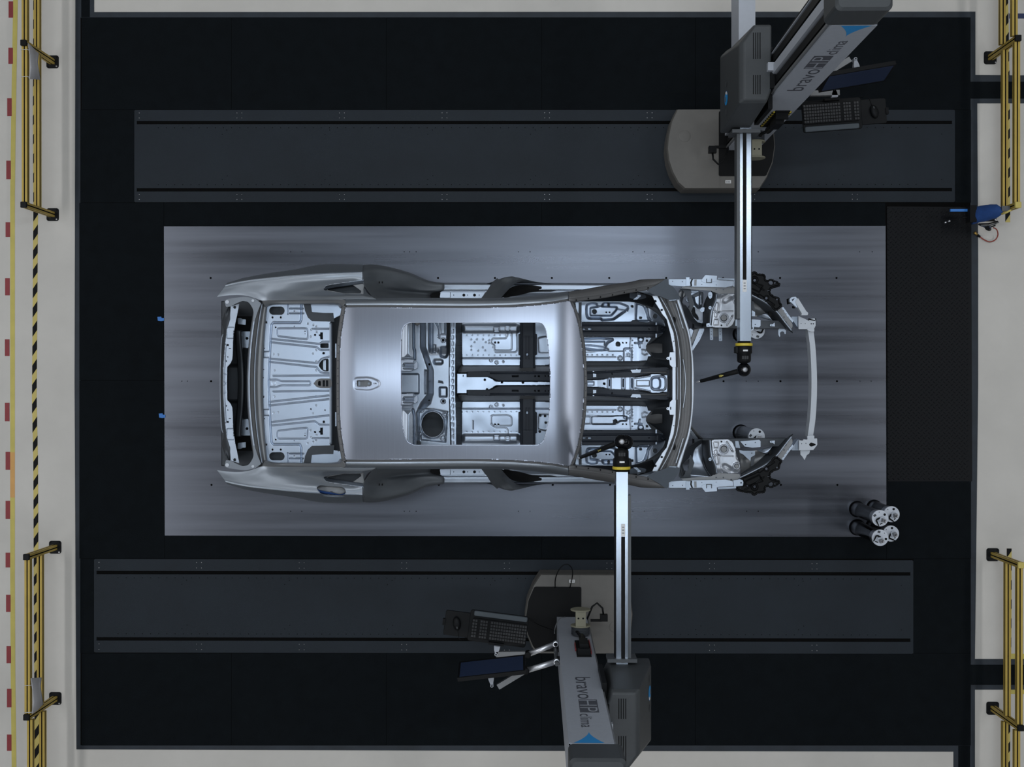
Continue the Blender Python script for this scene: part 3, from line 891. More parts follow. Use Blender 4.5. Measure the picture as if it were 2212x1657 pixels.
    d3 = [(883, 588.5, 0.72), (880, 591, 0.84), (868, 603, 0.90), (848, 619, 0.96), (830, 629, 1.08), (835, 643.5, 1.4)]
    d4 = [(925, 606, 0.62), (925, 608, 0.70), (918, 616, 0.74), (905, 624, 0.78), (860, 634, 0.9), (860, 643, 1.2)]
    d5 = [(960, 611.5, 0.60), (960, 613, 0.66), (960, 620, 0.675), (960, 627, 0.67), (930, 636, 0.68), (930, 643, 0.72)]
    loft('door_shut_face', M_SHUT, [d0, d1, d2, d3, d4, d5], 60, 6, parent=CAR, mirror=mir)
    b = MB()
    for xx in (819, 825.5):
        yy = 610
        q = [(xx - 1, yy - 2), (xx + 1, yy - 2), (xx + 1, yy + 2), (xx - 1, yy + 2)]
        plate('x', M_BLKM, MY(q) if mir else q, 1.13, 0.02, mb=b)
    tag(b.build('striker_hole', CAR), kind='stuff')
    # black sheet added for the shaded inside behind the rear door opening
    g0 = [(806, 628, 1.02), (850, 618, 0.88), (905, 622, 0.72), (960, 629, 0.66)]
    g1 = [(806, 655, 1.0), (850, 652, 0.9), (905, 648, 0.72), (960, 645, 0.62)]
    loft('inner_dark_sheet', M_BLKM, [g0, g1], 30, 4, parent=CAR, mirror=mir)
    q = rpoly([(952, 631), (972, 631), (972, 643), (950, 643)], 2)
    plate('sill_bracket', M_FLANGE, MY(q) if mir else q, 0.69, 0.003, parent=CAR)
    bb_ = MB()
    q = [(973, 631), (1048, 631), (1040, 646), (973, 646)]
    plate('x', M_FLANGE, MY(q) if mir else q, 0.685, 0.003, mb=bb_)
    for xx, r in ((1002, 3.2), (1025, 3.2), (980, 1), (1010, 1), (1035, 1)):
        q = circ(xx, 637.5, r, 12)
        plate('x', M_BLKM, MY(q) if mir else q, 0.687, 0.001, mb=bb_)
    bb_.build('sill_reinforcement', CAR)
    # slate sheet at the foot of the windscreen pillar
    q = rpoly([(1397, 627), (1425, 612), (1438, 602), (1443, 602.5), (1444, 614), (1455, 620), (1463, 631), (1469, 645), (1445, 648), (1428, 641), (1411, 636.5)], 1.5)
    zz = lambda x, y: 1.262 - 0.03 * (y < 620) + 0.0002 * (1440 - x)
    plate('pillar_foot', M_SLATE, MY(q) if mir else q, 1.235, 0.004, parent=CAR)

# fuel flap bowl, blue edged
fu = [(x, 1657 - y) for x, y in fuel]
loft('fuel_recess', M_PRIM2, [[(x, y, 1.19 - 0.0022 * (y - 1050)) for x, y in fu + fu[:1]], [(716 + (x - 716) * .9, 1062 + (y - 1062) * .9, 1.166) for x, y in fu + fu[:1]], [(716 + (x - 716) * .1, 1062 + (y - 1062) * .1, 1.170) for x, y in fu + fu[:1]]], 60, 3, parent=CAR, thick=0)
loft('fuel_edge_cover', M_CLOTH, [[(684, 1055, 1.205), (690, 1059, 1.200), (720, 1065, 1.190), (735, 1068.5, 1.186), (748, 1064, 1.195)], [(686, 1061, 1.200), (695, 1066, 1.190), (720, 1069, 1.184), (735, 1070, 1.182), (748, 1068, 1.188)]], 30, 2, parent=CAR, thick=0.003)
loft('fuel_bright_lip', M_ZINC, [[(687, 1063.5, 1.196), (700, 1068.8, 1.186), (742, 1070.6, 1.182), (749, 1067, 1.19)], [(688, 1066, 1.192), (700, 1071.8, 1.180), (742, 1073.4, 1.176), (750, 1069, 1.186)]], 30, 2, parent=CAR, thick=0.001)

# ---- tail end ---------------------------------------------------
def bow(x0, k, y0, n=9, y1=828.5):   # line across the car, bowed: x = x0 + k * s^2
    return [(x0 + k * ((828.5 - y) / 170.0) ** 2, y) for y in np.linspace(y0, y1, n)]
def band(name, m, rows, y0, parent=CAR, nu=120, nv=3, lin=True):
    """rows: (x0, k, z)"""
    return loft(name, m, [[(p[0], p[1], z - dz * abs(p[1] - 828.5) / 170) for p in full(bow(x0, k, y0))] for x0, k, z, dz in rows], nu, nv, parent=parent, lin=lin)
band('rear_window_trough', M_PRIM, [(534, 16, 1.245, 0), (540.5, 16, 1.252, 0), (541.5, 16, 1.215, 0), (548, 16, 1.215, 0), (548.6, 16, 1.238, 0)], 652)
band('trough_bead', M_FLANGE, [(548.0, 16, 1.236, 0), (549.4, 16, 1.244, 0), (551, 16, 1.236, 0)], 656)
band('rear_window_ledge', M_PRIM2, [(551, 16, 1.236, 0), (556, 15, 1.20, 0), (563, 12, 1.195, 0), (568, 10, 1.17, 0)], 654)
band('boot_opening_edge', M_ZINC2, [(533, 17, 1.215, 0), (535, 17, 1.250, 0), (538.5, 17, 1.255, 0), (540.5, 17, 1.25, 0)], 660)
# bright inner tail flange, dark rim
TI = [(498, 662), (497, 690), (490, 712), (486.5, 740), (483.5, 770), (481.5, 800), (481, 828.5)]
TJ = [(517, 656), (512.5, 680), (508, 700), (505, 722), (503.5, 735), (503, 760), (502, 776), (498, 785), (491, 793), (490.5, 828.5)]
tail = full([(p[0], p[1]) for p in TI]) + full(TJ)[::-1]
hf('tail_flange', M_FLANGE, tail, lambda X, Y: 1.10 + 0.0 * X, feats=[rib([(487, 745), (484, 800), (484, 857), (487, 912)], 3, 0.012), both(up(sdb(490, 707, 506, 731, 2), -0.012, 2)),
    both(up(sdb(505, 715, 510, 727), -0.03, 2)), both(rib([(481, 806), (488, 809)], 1.2, -0.008)), both(rib([(480, 823), (489, 828)], 1.2, -0.008))],
   holes=[both(sdc(507, 663.5, 3)), both(sdc(492, 745.5, 2.2)), both(sdb(493.5, 752, 499, 753.4)), both(sdc(492, 771, 1.1)), both(sdb(488.6, 778, 489.8, 783))], step=1.0, parent=CAR)
ou = [(494, 662, 1.08), (487, 672, 1.06), (480.5, 690, 1.0), (479.5, 700, 1.0), (483, 712, 1.02), (481, 740, 1.02), (478, 770, 1.02), (476.5, 800, 1.02), (476, 828.5, 1.02)]
inn = [(x, y, 1.09) for x, y in TI]
def full3(c): return c + [(p[0], 1657 - p[1], p[2]) for p in c[:-1]][::-1]
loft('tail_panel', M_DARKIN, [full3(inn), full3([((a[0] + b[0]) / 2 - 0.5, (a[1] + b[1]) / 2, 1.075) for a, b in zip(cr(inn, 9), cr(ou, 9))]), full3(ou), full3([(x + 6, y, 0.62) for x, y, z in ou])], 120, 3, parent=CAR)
loft('tail_bright_edge', M_FLANGE, [full3([(482, 722, 1.03), (479, 730, 1.03), (477.5, 760, 1.03), (476, 800, 1.03), (476, 828.5, 1.03)]), full3([(480, 722, 1.02), (477, 735, 1.02), (475.6, 760, 1.02), (474.4, 800, 1.02), (474.2, 828.5, 1.02)])], 60, 1, parent=CAR, thick=0.002)
# boot floor and things in the dark
bf = [(478, 650), (566, 650), (552, 700), (545, 828.5), (552, 957), (566, 1007), (478, 1007)]
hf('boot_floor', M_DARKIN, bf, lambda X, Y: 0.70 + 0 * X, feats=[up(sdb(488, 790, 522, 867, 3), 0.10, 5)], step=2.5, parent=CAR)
xb = MB()
loft('boot_crossbeam', M_DARKIN, [full3([(507, 714, 0.95), (508, 740, 0.94), (512, 780, 0.92), (514, 828.5, 0.92)]), full3([(512, 714, 1.0), (515, 740, 1.0), (519, 780, 0.98), (521, 828.5, 0.98)]), full3([(520, 714, 1.0), (521, 740, 1.0), (525, 780, 0.98), (527, 828.5, 0.98)]), full3([(524, 714, 0.93), (525, 740, 0.93), (528, 780, 0.92), (530, 828.5, 0.92)])], 80, 5, parent=CAR)
for mir in (0, 1):
    fx = (lambda q: MY(q)) if mir else (lambda q: q)
    plate('boot_bracket', M_ZINC2, fx(rpoly([(513, 687), (520, 687), (524, 690), (531, 690), (531, 702), (514, 700)], 1.5)), 0.97, 0.004, parent=CAR)
    plate('boot_side_pocket', M_BLKM, fx([(509, 683), (546, 683), (541, 714), (506, 714)]), 0.86, 0.004, parent=CAR)
    plate('boot_corner_plate', M_ZINC2, fx(rpoly([(522, 716), (541, 716), (538, 745), (536, 752), (521, 750)], 2)), 0.90, 0.004, [fx(circ(533.5, 731, 3.2))], parent=CAR)
    # light gusset ring round the corner of the boot opening
    g = rpoly([(485, 650), (491, 646), (510, 643), (530, 640.5, 8), (551, 645), (564, 655), (557, 672), (549.5, 695), (546.5, 694), (548.5, 670, 14), (537, 652, 14), (524, 650), (511, 655), (498, 662), (488, 663)], 2)
    gg = MB()
    plate('x', M_GUSSET, fx(g), 1.256, 0.003, mb=gg)
    gg.build('boot_gusset', CAR)
    for x, y, r in ((491, 652.5, 4.2), (546.5, 649.5, 3.2)):
        d = MB()
        d.lathe(P(*fx([(x, y)])[0], 1.257), [(r / 283, 0), (r / 283, 0.003), (r / 300, 0.004), (r / 900, 0.004)], M_CAPW, 18)
        d.build('round_plug', CAR)
    plate('lamp_carrier', M_DARKIN, fx(rpoly([(479.5, 690), (487, 672), (497, 660), (499, 690), (490, 716), (482, 711)], 3)), 1.0, 0.003, parent=CAR)

# ---- parcel shelf ------------------------------------------------
SH = full([(578, 655), (570.5, 668), (568.5, 690), (566.5, 730), (565.5, 758), (564, 776), (563.5, 800), (563, 828.5)]) + [(738, 1001), (738, 975), (718, 972), (713, 960), (713, 697), (718, 690), (738, 680), (738, 656)]
Gd, Gw = -0.0085, 1.8
def gl(pts, d=Gd, w=Gw): return rib(pts, w, d)
f_s = []
# step between the smooth rear rail and the panel
stepl = [(651, 657), (651, 690), (648, 697), (590, 697), (586.5, 702), (584, 745), (582, 790), (580.5, 828.5)]
f_s += [both(gl(stepl, -0.012, 2.8)), both(up(sdb(562, 760, 581, 772, 1), -0.008, 2)), both(gl([(563, 760), (581, 760)], -0.004)), both(gl([(563, 772), (581, 772)], -0.004))]
tr = rpoly([(599, 709), (664, 709), (665, 733), (640, 731), (599, 726)], 5)
f_s += [both(ring(sdp(tr), 1.7, Gd)), both(up(sdp(tr), -0.002, 2))]
f_s += [both(gl([(622, 657), (622, 678)])), both(gl([(626, 666), (655, 666)])), both(gl([(626, 676.5), (656, 676.5)])), both(gl([(675, 710), (712, 710)]))]
# diagonal ribs, rear half and front half differ a little
top = [[(586, 732), (690, 743), (697, 738), (713, 738)], [(585, 739.5), (684, 750), (692, 756), (713, 756)], [(584, 775), (680, 784), (688, 783), (695, 775), (713, 770)], [(583, 782), (684, 793), (692, 804), (700, 806), (713, 806)],
       [(590, 812), (713, 811)], [(590, 846), (713, 844)]]
bot = [[(584, 868), (713, 854)], [(583, 876), (713, 862)], [(586, 912), (713, 897)], [(586, 919.5), (680, 910), (690, 917.5), (713, 918)]]
for l in top + bot: f_s.append(gl(l))
cr_ = rpoly([(582, 820), (598, 820), (608, 823.5), (671, 823.5, 5), (671, 832.5, 5), (608, 832.5), (598, 836), (582, 836)], 2)
f_s += [ring(sdp(cr_), 1.6, Gd), up(sdp(cr_), 0.003, 3), ring(sdc(592, 828, 4.2), 1.4, -0.003), ring(sdc(592, 828, 2), 1.2, -0.002)]
for x, y in ((598.5, 686.5), ):
    pass
for x, y in ((636, 671), (665, 699), (677, 702), (683, 705), (672, 712), (684, 717), (671, 727), (676, 764), (683, 781), (591, 765), (601, 766), (683, 756), (593, 800), (683, 800)):
    f_s.append(both(up(sdc(x, y, 1.6), -0.004, 2)))
holes = [both(sdl([(590, 671), (606, 671)], 8.5)), both(sdc(588.5, 685.5, 2)), both(sdc(606.5, 685.5, 2)), both(sdc(575, 696.5, 2.3)), both(sdc(595.5, 707.3, 1.7)), both(sdc(635.5, 705, 1.1)),
         both(sdc(680.5, 723.5, 2.0)), sdb(692, 718, 697.5, 733), sdb(689, 722.5, 697, 726), sdb(692, 742, 710, 751.5, 2), sdp(rpoly([(688, 789), (693, 780), (700, 775.5), (710, 775.5), (710, 802), (700, 802), (693, 797)], 3)),
         sdb(685, 823, 693, 834, 2), sdb(697, 821.5, 711, 836.5, 1), low(sdb(692, 718, 697.5, 733)), low(sdb(689, 722.5, 697, 726)), both(sdc(571, 752.5, 1.2)), both(sdc(569.5, 798.5, 1.2)), sdc(568.5, 816, 1.2), sdc(570, 856, 1.2),
         sdc(671.5, 883.8, 1.5), sdc(702, 886, 1.2), both(sdc(659, 715.5, 1.2)), both(sdc(659, 721, 0.9)), sdc(699, 763, 2.5), sdc(699.5, 911.5, 2.5)]
hf('parcel_shelf', M_ZINC, SH, lambda X, Y: 1.165 + 0.00008 * (X - 570), feats=f_s, holes=holes, step=0.9, parent=CAR)
for mir in (0, 1):
    fx = (lambda q: MY(q)) if mir else (lambda q: q)
    # flat plate beside the seat opening, the recess's shade put into its colour
    plate('shelf_recess_dark', M_DARKIN, fx([(656, 657), (671, 657), (673.5, 674), (700, 676), (720, 676), (722, 695), (674, 694), (665, 686), (659, 672)]), 1.178, 0.010, parent=CAR)
    b = MB()
    plate('x', M_BLKM, fx([(714, 660), (719.5, 660), (719.5, 666), (716.5, 666), (716.5, 663.5), (714, 663.5)]), 1.172, 0.003, mb=b)
    plate('x', M_ZINC2, fx([(698, 717.5), (711.5, 717.5), (711.5, 734.5), (698, 734.5)]), 1.150, 0.003, mb=b)
    b.build('belt_bracket', CAR)
    plate('shelf_side', M_DARKIN, fx([(712, 655), (742, 655), (736, 700), (713, 697)]), 1.10, 0.004, parent=CAR) if 0 else None
# dark strip between shelf and roof edge
loft('seat_back_panel', M_DARKIN, [full3([(713, 668, 1.16), (713, 700, 1.168), (713, 828.5, 1.17)]), full3([(716, 668, 1.14), (716, 700, 1.14), (716, 828.5, 1.14)]), full3([(760, 668, 1.05), (745, 700, 1.05), (740, 828.5, 1.05)])], 60, 3, parent=CAR)
lb = MB()
for y0 in (742, 890):
    plate('x', M_ZINC2, rpoly([(724, y0), (726.5, y0), (727, y0 + 31), (724, y0 + 31)], 1), 1.11, 0.003, mb=lb)
lb.build('latch_slot', CAR)
loft('shelf_front_lip', M_FLANGE, [full3([(711.5, 697, 1.176), (711.5, 828.5, 1.176)]), full3([(713.5, 697, 1.178), (713.5, 828.5, 1.178)]), full3([(717.5, 697, 1.168), (717.5, 828.5, 1.168)])], 60, 2, parent=CAR)
plate('child_seat_bracket', M_PRIM, rpoly([(677, 828.5), (684, 820), (693, 817.5), (711, 817.5, 4), (717, 823, 3), (717, 834, 3), (711, 838.5, 4), (693, 838.5), (684, 836)], 2), 1.188, 0.006, [rpoly([(687, 824), (693, 822), (693, 834), (687, 833)], 2), [(697, 821.5), (702, 821.5), (702, 835), (697, 835)], [(704, 821.5), (709, 821.5), (709, 835), (704, 835)]], CAR)
plate('shelf_under', M_DARKIN, [(572, 660), (712, 660), (712, 997), (572, 997)], 1.07, 0.003, parent=CAR)
b = MB()
plate('x', M_ZINC2, [(698, 778), (704, 778), (704, 800), (698, 800)], 1.12, 0.003, mb=b)
b.build('shelf_rib', CAR)

# ---- cabin floor -------------------------------------------------
# lower skin that closes the underside
plate('underbody', M_DARKIN, [(560, 640), (1405, 640), (1448, 690), (1452, 828.5), (1448, 967), (1405, 1017), (560, 1017)], 0.545, 0.004, parent=CAR)
RB = [(725, 690), (975, 690), (975, 968), (725, 968)]
TANK = sdc(934.5, 917, 24, 1.14)
f_r = [rib([(894, 690), (894, 752), (896, 757), (896, 775)], 3.5, -0.035), rib([(892, 885), (894, 892), (895, 898), (895, 968)], 3.5, -0.035),
       lambda X, Y: -0.12 * sm((X - np.interp(Y, [690, 750, 800, 850, 872, 892, 968], [906, 906, 923, 923, 905, 898, 898])) / np.interp(Y, [690, 800, 850, 872, 892, 968], [15, 15, 15, 28, 9, 9])),
       lambda X, Y: -0.05 * sm((X - 924) / 9) * sm((768 - Y) / 20),
       up(sdp([(875, 690), (888, 690), (888, 770), (874, 770)]), 0.014, 16), up(sdp([(875, 890), (888, 890), (888, 960), (874, 960)]), 0.014, 16),
       up(sdp(rpoly([(934, 690), (934, 757), (944, 764), (950, 752), (966, 750), (966, 690)], 4)), 0.012, 5),
       up(sdp(rpoly([(952, 750), (968, 750), (966, 768), (962, 772), (952, 770)], 4)), 0.035, 6), up(sdb(938, 777, 956, 786, 4), 0.02, 6), up(sdb(935, 745, 941, 762), 0.015, 3),
       ring(sdp([(950, 695), (962, 695), (962, 722), (952, 722)]), 2, -0.012), rib([(941, 697), (946, 705), (949, 712), (949, 730)], 2.2, -0.014),
       up(sdb(950, 837, 965, 857, 2), 0.03, 4), ring(TANK, 5, 0.014), up(sdp([(904, 882), (910, 950), (962, 955), (966, 890), (935, 884)]), -0.016, 5),
       ring(sdc(957.5, 735, 4), 1.6, 0.008), ring(sdc(957.5, 867, 4), 1.6, 0.008), ring(sdc(911, 886, 4), 2, 0.008), ring(sdc(962, 895.5, 4.5), 2, 0.008), ring(sdc(957, 945, 5), 2, 0.008), ring(sdc(905, 937, 5), 2, 0.01),
       up(sdb(866, 808, 905, 850, 3), 0.03, 4), up(sdb(918, 800, 922, 850), 0.02, 3)]
hf('rear_seat_pan', M_ZINC2, RB, lambda X, Y: 0.90 + 0.00 * X, feats=f_r, holes=[TANK, sdc(957.5, 735, 2.4), sdc(957.5, 867, 2.4), sdc(927.5, 787, 2.6), sdc(927, 865, 1.6), sdc(945.5, 724, 1), sdc(945.5, 729, 1)], step=1.0, parent=CAR)
for y0 in (778, 851):
    hf('strut_bracket', M_ZINC, rpoly([(866, y0), (892, y0 - 2), (902, y0 + 5), (902, y0 + 18), (888, y0 + 24), (866, y0 + 24)], 3), lambda X, Y: 0.93 + 0.0006 * (X - 866), feats=[rib([(872, y0 + 8 + 5 * k), (893, y0 + 8 + 5 * k)], 2, 0.012) for k in range(3)], holes=[sdc(895, y0 + 4, 2.6), sdc(872, y0 + 12, 2.6)], step=1.0, parent=CAR)
b = MB()
for y in (773, 776.5, 877.5, 880.5):
    b.tube([P(867, y, 0.915), P(893, y, 0.915)], 0.0045, M_FLANGE, 8)
tag(b.build('latch_rod', CAR), kind='stuff')
b = MB()
b.lathe(P(902, 698, 0.90), [(0.022, 0), (0.022, 0.03), (0.015, 0.036), (0.012, 0.03)], M_STEEL, 18)
b.build('round_cap', CAR)
b = MB()
b.lathe(P(903, 958, 0.83), [(0.026, 0), (0.026, 0.03), (0.018, 0.03), (0.016, 0.012)], M_DARKIN, 18)
b.build('rubber_plug', CAR)
plate('tunnel_slot', M_SLATE, [(947, 821), (956, 823), (958, 829), (946, 827)], 0.802, 0.002, parent=CAR)
# heel board: dark line, spot welded flange, stepped dark face
loft('heel_board', M_DARKIN, [[(966, 690, 0.78), (966, 968, 0.78)], [(968, 690, 0.74), (967, 828, 0.74), (968, 968, 0.74)], [(972, 690, 0.80), (970.5, 828, 0.80), (975, 968, 0.80)]], 40, 2, parent=CAR, lin=True)
FLx = [(978.5, 690), (977, 780), (976, 830), (976, 870), (979, 920), (980.5, 968)]
ft = [rib([(977.5, 700 + 13.5 * k), (977.5, 704 + 13.5 * k)], 4.5, -0.003) for k in range(20)]
hf('heel_flange', M_ZINC, [(974.5, 690), (971.5, 790), (970.5, 850), (972, 870), (974, 930), (975.5, 968), (986, 968), (985, 900), (983.5, 850), (983.5, 790), (985, 690)], lambda X, Y: 0.83 + 0 * X, feats=ft, holes=[sdc(979.5, 712, 1.2), sdc(980, 938, 1.2), sdc(970, 777, 2), sdc(970, 832, 2)], step=1.0, parent=CAR)
hf('heel_step', M_DARKIN, [(985, 690), (983.5, 790), (983.5, 850), (986, 968), (999, 968), (996, 850), (996, 790), (998, 690)], lambda X, Y: 0.80 - 0.016 * (X - 985), feats=[rib([(986, y), (995, y)], 1.5, 0.012) for y in (722, 733, 748, 760, 772, 784, 868, 880, 893, 906, 917, 930)], step=1.2, parent=CAR)

def floor_pan(name, y_in, mir):
    """rear foot-well pan, upper one; mir gives the lower one with its own beads"""
    o = rpoly([(997, 690), (1190, 690), (1190, 788), (1168, 790), (998, 790)], 5)
    fe_ = [up(sdb(1000, 702, 1120, 717, 6), 0.020, 11), gl([(1000, 774), (1190, 774)], -0.012, 1.6), up(sdb(1100, 716, 1119, 760), 0.0, 2),
           ring(sdb(1067, 707, 1079, 717, 2), 1.6, 0.008), ring(sdb(1092, 704, 1101, 714, 2), 1.4, 0.006)]
    if not mir:
        fe_ += [gl([(1096, 716), (1096, 725), (1092, 731), (1065, 731), (1061, 735), (1061, 741), (1065, 744), (1068, 746), (1068, 756), (1071, 757), (1102, 757), (1105.5, 753), (1105.5, 718)], -0.005, 1.4), gl([(1117.5, 720), (1117.5, 757), (1113, 761), (1070, 761)], -0.005, 1.4)]
        fe_ += [up(sdc(x, y, 1.5), -0.0022, 2) for x, y in ((1018, 733), (1030, 733), (1043, 733), (1018, 748), (1018, 756), (1043, 750), (1033, 757), (1048, 757), (1056, 735), (1056, 741), (1065, 750), (1025, 739), (1049, 739))]
    else:
        fe_ += [ring(sdp(rpoly([(1061, 737), (1061, 758), (1064, 760), (1098, 760), (1105, 756), (1105, 737)], 4)), 1.4, -0.005), gl([(1061, 742), (1070, 733), (1093, 733), (1097, 728), (1097, 717)], -0.005, 1.4), gl([(1022, 730), (1022, 748)], -0.006, 1.4)]
    fe_ += [up(sdc(x, y, 1.0), -0.002, 1.8) for x in range(1008, 1120, 12) for y in (724, 767)]
    fe_ += [ring(sdc(1061, 778, 3), 1.3, 0.005), ring(sdc(1073, 783, 3), 1.3, 0.005), up(sdc(1087, 781.5, 2), -0.004, 2)]
    fe_ += [up(sdp(rpoly([(1162, 730), (1182, 726), (1188, 762), (1164, 762)], 5)), -0.012, 5), lambda X, Y: 0.0009 * np.sin(X * .11 + 1) * np.sin(Y * .10)]
    hs = [sdc(1069.5, 740, 1.7), sdc(1076.5, 740, 1.7)] + ([sdc(1167, 760, 3), sdc(1177.5, 758, 2.6), sdc(1179, 744, 2.6), sdc(1166, 725, 3)] if mir else [])
    if mir:
        fe_, hs = [low(f) for f in fe_], [low(f) for f in hs]
        o = MY(o)
    hf(name, M_ZINC, o, lambda X, Y: 0.60 + 0 * X, feats=fe_, holes=hs, step=1.0, parent=CAR)
floor_pan('rear_floor_pan', 0, 0)
floor_pan('rear_floor_pan', 0, 1)
for mir in (0, 1):
    fx = (lambda q: MY(q)) if mir else (lambda q: q)
    # black seat cross member
    o = [(1123.5, 690), (1156.5, 690), (1156.5, 721), (1160, 722), (1160, 766), (1156, 768), (1156.5, 796), (1122, 796), (1124, 768), (1120, 767), (1120, 722), (1123.5, 721)]
    fe_ = [rib([(1127, 690), (1127, 796)], 2.4, 0.012), rib([(1154, 690), (1154, 796)], 2.4, 0.012), rib([(1137, 727), (1137, 775)], 1.4, -0.004), rib([(1143.5, 727), (1143.5, 775)], 1.4, -0.004), rib([(1125, 727), (1155, 727)], 1.2, -0.003)]
    hs = [sdc(1138.5, 765.5, 2.2, 1.3)]
    if mir: fe_, hs = [low(f) for f in fe_], [low(f) for f in hs]
    hf('seat_crossmember', M_ECOAT, fx(o), lambda X, Y: 0.665 - 0 * X, feats=fe_, holes=hs, step=1.2, parent=CAR)
    # tunnel flank
    fl0, fl1, fl2 = [(990, 790.5, 0.60), (1190, 790.5, 0.60), (1262, 790, 0.60), (1440, 790, 0.62)], [(990, 797, 0.70), (1190, 797, 0.70), (1300, 795, 0.72), (1440, 793, 0.80)], [(990, 804, 0.79), (1190, 804, 0.79), (1300, 803, 0.80), (1440, 806, 0.92)]
    loft('tunnel_flank', M_PRIM2, [fl0, fl1, fl2], 60, 5, parent=CAR, mirror=mir)
    # black tunnel rail
    o = [(1008.5, 803), (1042, 802), (1100, 801.5), (1188, 802.5), (1270, 802.5), (1330, 800), (1380, 795.5), (1440, 792.5), (1448, 796), (1448, 818), (1442, 812), (1415, 806), (1390, 810), (1370, 815.5), (1310, 818), (1270, 821), (1188, 823.5), (1078, 823.5), (1066, 818), (1060, 815), (1008.5, 814.8)]
    fe_ = [rib([(1060, 806), (1190, 806)], 1.5, 0.006), rib([(1262, 806), (1380, 800)], 2, 0.008)]
    hs = [sdb(1105.5, 811, 1120, 814.6, 1), sdc(1156, 812.5, 1.6), sdc(1164, 812.8, 2.2), sdc(1178, 812.5, 1.4), sdc(1185, 812.5, 1.2), sdc(1322, 807.5, 1.4)]
    if mir: fe_, hs = [low(f) for f in fe_], [low(f) for f in hs]
    hf('tunnel_rail', M_ECOAT, fx(o), lambda X, Y: 0.825 + 0.0004 * np.maximum(X - 1290, 0), feats=fe_, holes=hs, step=1.1, parent=CAR)
    b = MB()
    plate('x', M_FLANGE, fx(rpoly([(1362, 799), (1374, 798.5), (1374.5, 797), (1377, 797), (1377.5, 798.5), (1385, 798), (1383, 805), (1366, 805.5)], 1)), 0.875, 0.004, mb=b)
    b.build('tunnel_tab', CAR)
    b = MB()
    plate('x', M_FLANGE, fx([(1281, 807), (1288, 808), (1288, 814.5), (1281, 815)]), 0.85, 0.004, mb=b)
    plate('x', M_FLANGE, fx([(1280.5, 801), (1283.5, 801), (1283.5, 803.5), (1280.5, 803.5)]), 0.85, 0.004, mb=b)
    tag(b.build('weld_tab', CAR), kind='stuff')
# tunnel top
TT = [(987, 807), (1008.5, 807), (1008.5, 815), (1055, 815, ), (1064, 819), (1070, 824), (1190, 825), (1262, 822), (1303, 820), (1316, 816), (1375, 814.5), (1400, 812), (1408, 808), (1424, 808), (1432, 811), (1441.5, 809.5), (1442, 828.5)]
TT = full(TT)
f_t = [ring(sdl([(1316.5, 818), (1316.5, 837)], 3.2), 1.6, 0.012), ring(sdl([(1346.5, 816), (1346.5, 838)], 3.2), 1.6, 0.012), ring(sdl([(1365, 815), (1365, 839)], 3.2), 1.6, 0.012),
       ring(sdp(rpoly([(1407, 814), (1438, 813), (1438, 843), (1407, 842)], 9)), 2.2, 0.014), up(sdb(1407, 816, 1426, 840, 8), -0.03, 4), rib([(1372, 817), (1404, 812)], 2, 0.008), rib([(1372, 838), (1404, 845)], 2, 0.008), up(sdb(1375, 822, 1403, 834, 1), 0.006, 3), up(sdb(1268, 825, 1283, 832, 1), -0.01, 3)]
hf('tunnel_top', M_ZINC, TT, lambda X, Y: 0.835 + 0.0004 * np.maximum(X - 1290, 0), feats=f_t, holes=[sdb(1315.6, 820, 1317.4, 835, 1), sdb(1345.6, 818, 1347.4, 837, 1), sdb(1364.1, 817, 1365.9, 838, 1), sdc(1047.5, 820.5, 2.3), sdc(1084, 826, 2.4), sdc(1129.5, 826, 2.6), sdc(1052, 841, 2), sdc(1305, 829, 2.6), sdb(1000, 810, 1001, 814)], step=0.9, parent=CAR)

